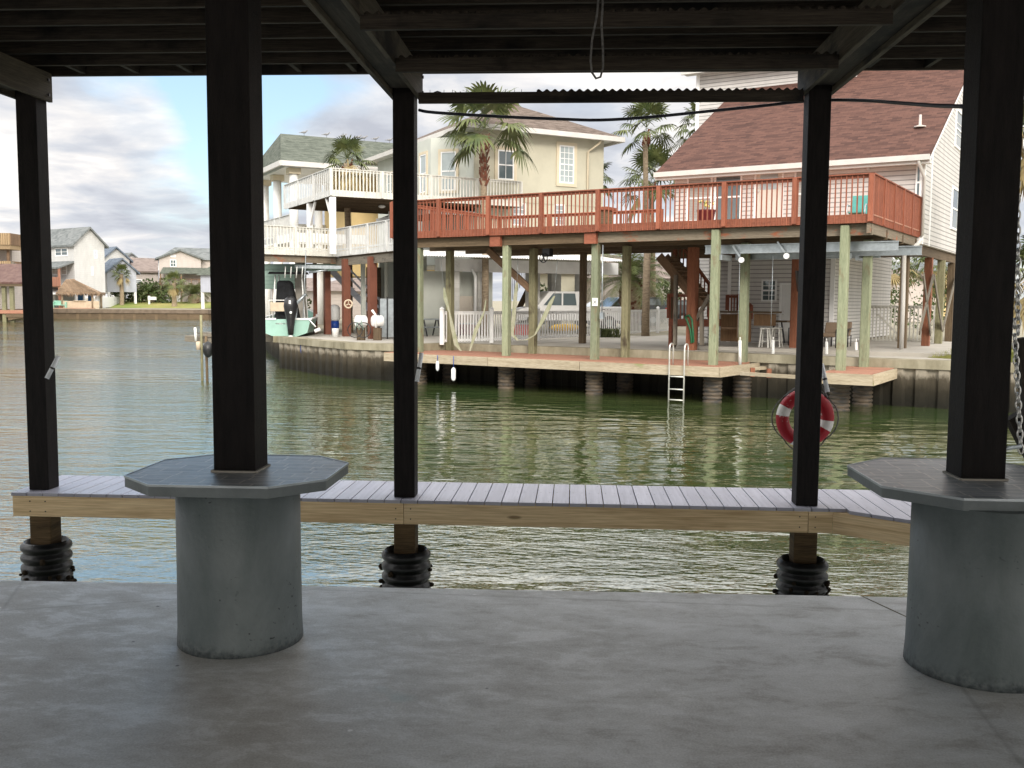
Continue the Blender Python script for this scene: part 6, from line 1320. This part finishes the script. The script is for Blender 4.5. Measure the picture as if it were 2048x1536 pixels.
m = MB(); m.bf(f, -2.1, 2.9, -.3, 0, ZG, .95); m.build('counter', M['pad'], th); m = MB(); m.bf(f, -.6, 1.1, -.5, .1, .951, 1.02); m.build('counter_top', M['trim'], th)
for k, (u, lab) in enumerate(((-.1, 'left blue chair standing under the tiki hut'), (1.3, 'right blue chair standing under the tiki hut'))):
    t = thing('bar_chair', lab, 'chair', f.p(u, 1.2, ZG), 'blue chairs under the tiki hut'); m = MB(); m.bf(f, u - .35, u + .35, 1.0, 1.6, .9, 1.0); m.build('seat', M['bluech'], t); m = MB(); m.bf(f, u - .35, u + .35, 1.5, 1.6, 1.0, 1.9); m.build('backrest', M['bluech'], t)
    m = MB(); [m.bf(f, u + a - .05, u + a + .05, 1.0 + b, 1.1 + b, ZG, .9) for a in (-.3, .3) for b in (0, .5)]; m.build('legs', M['bluech'], t)
bn = thing('garden_bench', 'mint painted bench left of the tiki hut', 'bench', P(118, 614, 144)); q = P(118, 600, 144); ff_ = Fr(q, camdir(90), camdir(0)); m = MB(); m.bf(ff_, -1.0, 1.0, 0, .6, .3, .4); m.build('seat', M['teal_bench'], bn); m = MB(); m.bf(ff_, -1.0, 1.0, .5, .6, .4, 1.0); m.build('backrest', M['teal_bench'], bn)
for u in (-.9, .9): m = MB(); m.bf(ff_, u - .08, u + .08, 0, .6, ZG, .8); m.build('leg', M['teal_bench'], bn)
m = MB(); a, b = P(60, 622, 145), P(190, 622, 145); m.bar(V((a.x, a.y, -.3)), V((b.x, b.y, -.3)), 3, .45); tag(m.build('far_dock', M['red_floor']), 'red-brown low dock in front of the tiki hut', 'dock')
mb_ = thing('mailbox_post', 'white post with box standing on the far lawn', 'post', P(299, 605, 162)); q = P(298.5, 600, 162); m = MB(); m.box((q.x, q.y, .8), (.25, .25, 2.0)); m.build('post', M['white'], mb_); m = MB(); m.box((q.x + .5, q.y, 1.4), (1.3, .4, .5)); m.build('box', M['white'], mb_)
# boathouse and decks at the left edge
bh = thing('boathouse', 'boathouse with rusty red tin roof on dark piles at the left edge', 'boathouse', P(-20, 600, 118)); c = P(42, 600, 118); f = Fr(c, camdir(-94), camdir(-4))
m = MB(); m.poly([f.p(-.6, -.3, 3.25), f.p(9, -.3, 3.25), f.p(9, 5, 5.6), f.p(1.5, 5, 5.6)], (0, 0, -.2), f.u); m.build('tin_roof', M['rust_tin'], bh)
m = MB(); m.bf(f, -.5, 9, -.25, -.05, 2.75, 3.1); m.build('front_beam', M['beam_dark'], bh)
for u in (1.2, 2.1, 4.5): m = MB(); m.bf(f, u - .22, u + .22, .2, .64, ZW - .3, 2.8); m.build('pile', M['olive_post'], bh)
m = MB(); m.bf(f, -1, 9, 0, 5, -.5, -.1); m.build('dock_floor', M['red_floor'], bh); m = MB(); m.bf(f, -.5, 1.7, -.3, .1, -.95, -.55); m.hexa([f.p(1.5, -.2, -1.3), f.p(-.8, -.2, -.9), f.p(-.8, .4, -.9), f.p(1.5, .4, -1.3), f.p(1.5, -.2, -.9), f.p(-.8, -.2, -.7), f.p(-.8, .4, -.7), f.p(1.5, .4, -.9)]); m.build('float', M['beam_dark'], bh)
dh = thing('decked_house', 'house with honey coloured stacked wooden decks above the tin-roofed boathouse', 'house', P(-30, 600, 132)); c = P(24, 600, 128); f = Fr(c, camdir(-94), camdir(-4))
for z0, zt_ in ((8.2, 9.7), (4.3, 6.1)): 
    m = MB(); m.bf(f, 0, 9, 0, 4, z0 - .55, z0); m.build('deck_floor', M['yard_wood'], dh); rail(dh, f.p(0, 0), f.p(9, 0), z0, zt_, M['yard_wood'], sp=.3, bw=.22, ps=3); rail(dh, f.p(0, 0), f.p(0, 4), z0, zt_, M['stair'], sp=.3, bw=.2, ps=4, ends=(False, True), out=-f.u)
m = MB(); m.bf(f, .6, .9, 1.0, 1.3, 6, 7.7); m.build('deck_post', M['stair'], dh); m = MB(); m.bf(f, 1.5, 10, 4, 9, ZG, 9.6); m.build('wall', M['siding_pink'], dh); rail(dh, f.p(-.1, 0), f.p(-2.8, 3), 5.4, 6.1, M['old_wood_l'], sp=.3, bw=.2, ps=5, zb2=2.6, zt2=4.1)

# ================================================================ sky, light, camera
wd = bpy.data.worlds.new('World'); sc.world = wd; wd.use_nodes = True; nt = wd.node_tree; bg = nt.nodes['Background']
SUN_EL, SUN_AZ = rad(26), rad(166)            # azimuth clockwise from +Y
class WN(NT):
    def __init__(s): s.t = nt
w = WN(); sky = w.n('ShaderNodeTexSky'); sky.sky_type = 'NISHITA'; sky.sun_disc = False; sky.sun_elevation = SUN_EL; sky.sun_rotation = SUN_AZ; sky.air_density = 1.0; sky.dust_density = .8; sky.ozone_density = 2.0
tc = w.n('ShaderNodeTexCoord'); sp = w.n('ShaderNodeSeparateXYZ'); w.l(tc.outputs['Generated'], sp.inputs[0])
zz = w.math('ADD', w.math('MAXIMUM', sp.outputs[2], 0), .16); cmb = w.n('ShaderNodeCombineXYZ'); w.l(w.math('DIVIDE', sp.outputs[0], zz), cmb.inputs[0]); w.l(w.math('DIVIDE', sp.outputs[1], zz), cmb.inputs[1]); cmb.inputs[2].default_value = 3.7
n1 = w.noise(cmb.outputs[0], .95, 8, .52, .25); n2 = w.noise(cmb.outputs[0], 2.3, 7, .55, .3)
def blob(px, py, r, k):
    d = ray(px, py).normalized(); vm = w.n('ShaderNodeVectorMath', operation='DOT_PRODUCT'); nv_ = w.n('ShaderNodeVectorMath', operation='NORMALIZE'); w.l(tc.outputs['Generated'], nv_.inputs[0]); w.l(nv_.outputs[0], vm.inputs[0]); vm.inputs[1].default_value = d
    c0, c1 = math.cos(r * 1.6), 1.0; mr = w.n('ShaderNodeMapRange', interpolation_type='SMOOTHSTEP'); w.l(vm.outputs['Value'], mr.inputs[0]); mr.inputs[1].default_value = c0; mr.inputs[2].default_value = c1; mr.inputs[3].default_value = 0; mr.inputs[4].default_value = k; return mr.outputs[0]
n1b = n1
for b in ((350, 220, .10, -.30), (590, 240, .09, -.28), (200, 330, .05, -.12), (700, 190, .10, .12), (180, 260, .07, .14), (1130, 230, .10, .10), (1240, 330, .06, -.06), (150, 400, .12, .12), (1200, 190, .05, -.12), (0, 300, .3, .10), (900, 150, .2, .06), (150, -480, .18, -.35), (650, -450, .16, -.25), (1500, -400, .3, .12), (120, 200, .08, .04), (60, 420, .08, .1), (500, 420, .06, .06)): n1b = w.math('ADD', n1b, blob(*b))
cov = w.ramp(n1b, [(.30, (0, 0, 0)), (.42, (.85, .85, .85)), (.52, (1, 1, 1))])
ccol = w.ramp(n2, [(.32, (.34, .355, .40)), (.45, (.43, .445, .48)), (.55, (.56, .55, .55)), (.66, (.74, .71, .67))])
# real sky seen through the gaps, thin high veil keeps it pale
skyc = w.mix(1, sky.outputs[0], (.10, .10, .10), 'MULTIPLY'); skyc = w.mix(.30, skyc, (.42, .55, .64))
fin = w.mix(cov, skyc, ccol)
# added fill: the sky out of view, overhead and sunward, is brightened
up = w.ramp(sp.outputs[2], [(.225, (1, 1, 1)), (.42, (2.6, 2.58, 2.5))], 'EASE'); sdn = w.n('ShaderNodeVectorMath', operation='DOT_PRODUCT'); w.l(tc.outputs['Generated'], sdn.inputs[0]); sdn.inputs[1].default_value = (math.sin(SUN_AZ), math.cos(SUN_AZ), .2)
bk_ = w.ramp(sdn.outputs['Value'], [(0, (1, 1, 1)), (.8, (1.7, 1.64, 1.54))], 'EASE'); fin = w.mix(1, w.mix(1, fin, up, 'MULTIPLY'), bk_, 'MULTIPLY'); w.l(fin, bg.inputs[0]); bg.inputs[1].default_value = 1.0
sl = bpy.data.lights.new('sun', 'SUN'); sl.energy = 1.25; sl.angle = rad(14); sl.color = (1, .93, .84); so = bpy.data.objects.new('sun', sl); COL.objects.link(so)
sdv = V((math.sin(SUN_AZ) * math.cos(SUN_EL), math.cos(SUN_AZ) * math.cos(SUN_EL), math.sin(SUN_EL))); so.rotation_euler = sdv.to_track_quat('Z', 'Y').to_euler(); so.location = (20, -30, 30)
cd = bpy.data.cameras.new('camera'); cd.sensor_width = 36; cd.lens = 36 * FPX / 2048; cd.clip_start = .05; cd.clip_end = 5000
co = bpy.data.objects.new('camera', cd); COL.objects.link(co); co.matrix_world = Matrix(((c_R.x, c_U.x, -c_f.x, CAM.x), (c_R.y, c_U.y, -c_f.y, CAM.y), (c_R.z, c_U.z, -c_f.z, CAM.z), (0, 0, 0, 1))); sc.camera = co
sc.render.engine = 'CYCLES'; sc.view_settings.view_transform = 'Standard'; sc.view_settings.look = 'None'; sc.view_settings.gamma = 1; sc.view_settings.exposure = .76
sc.cycles.max_bounces = 6; sc.cycles.diffuse_bounces = 4; sc.cycles.glossy_bounces = 4
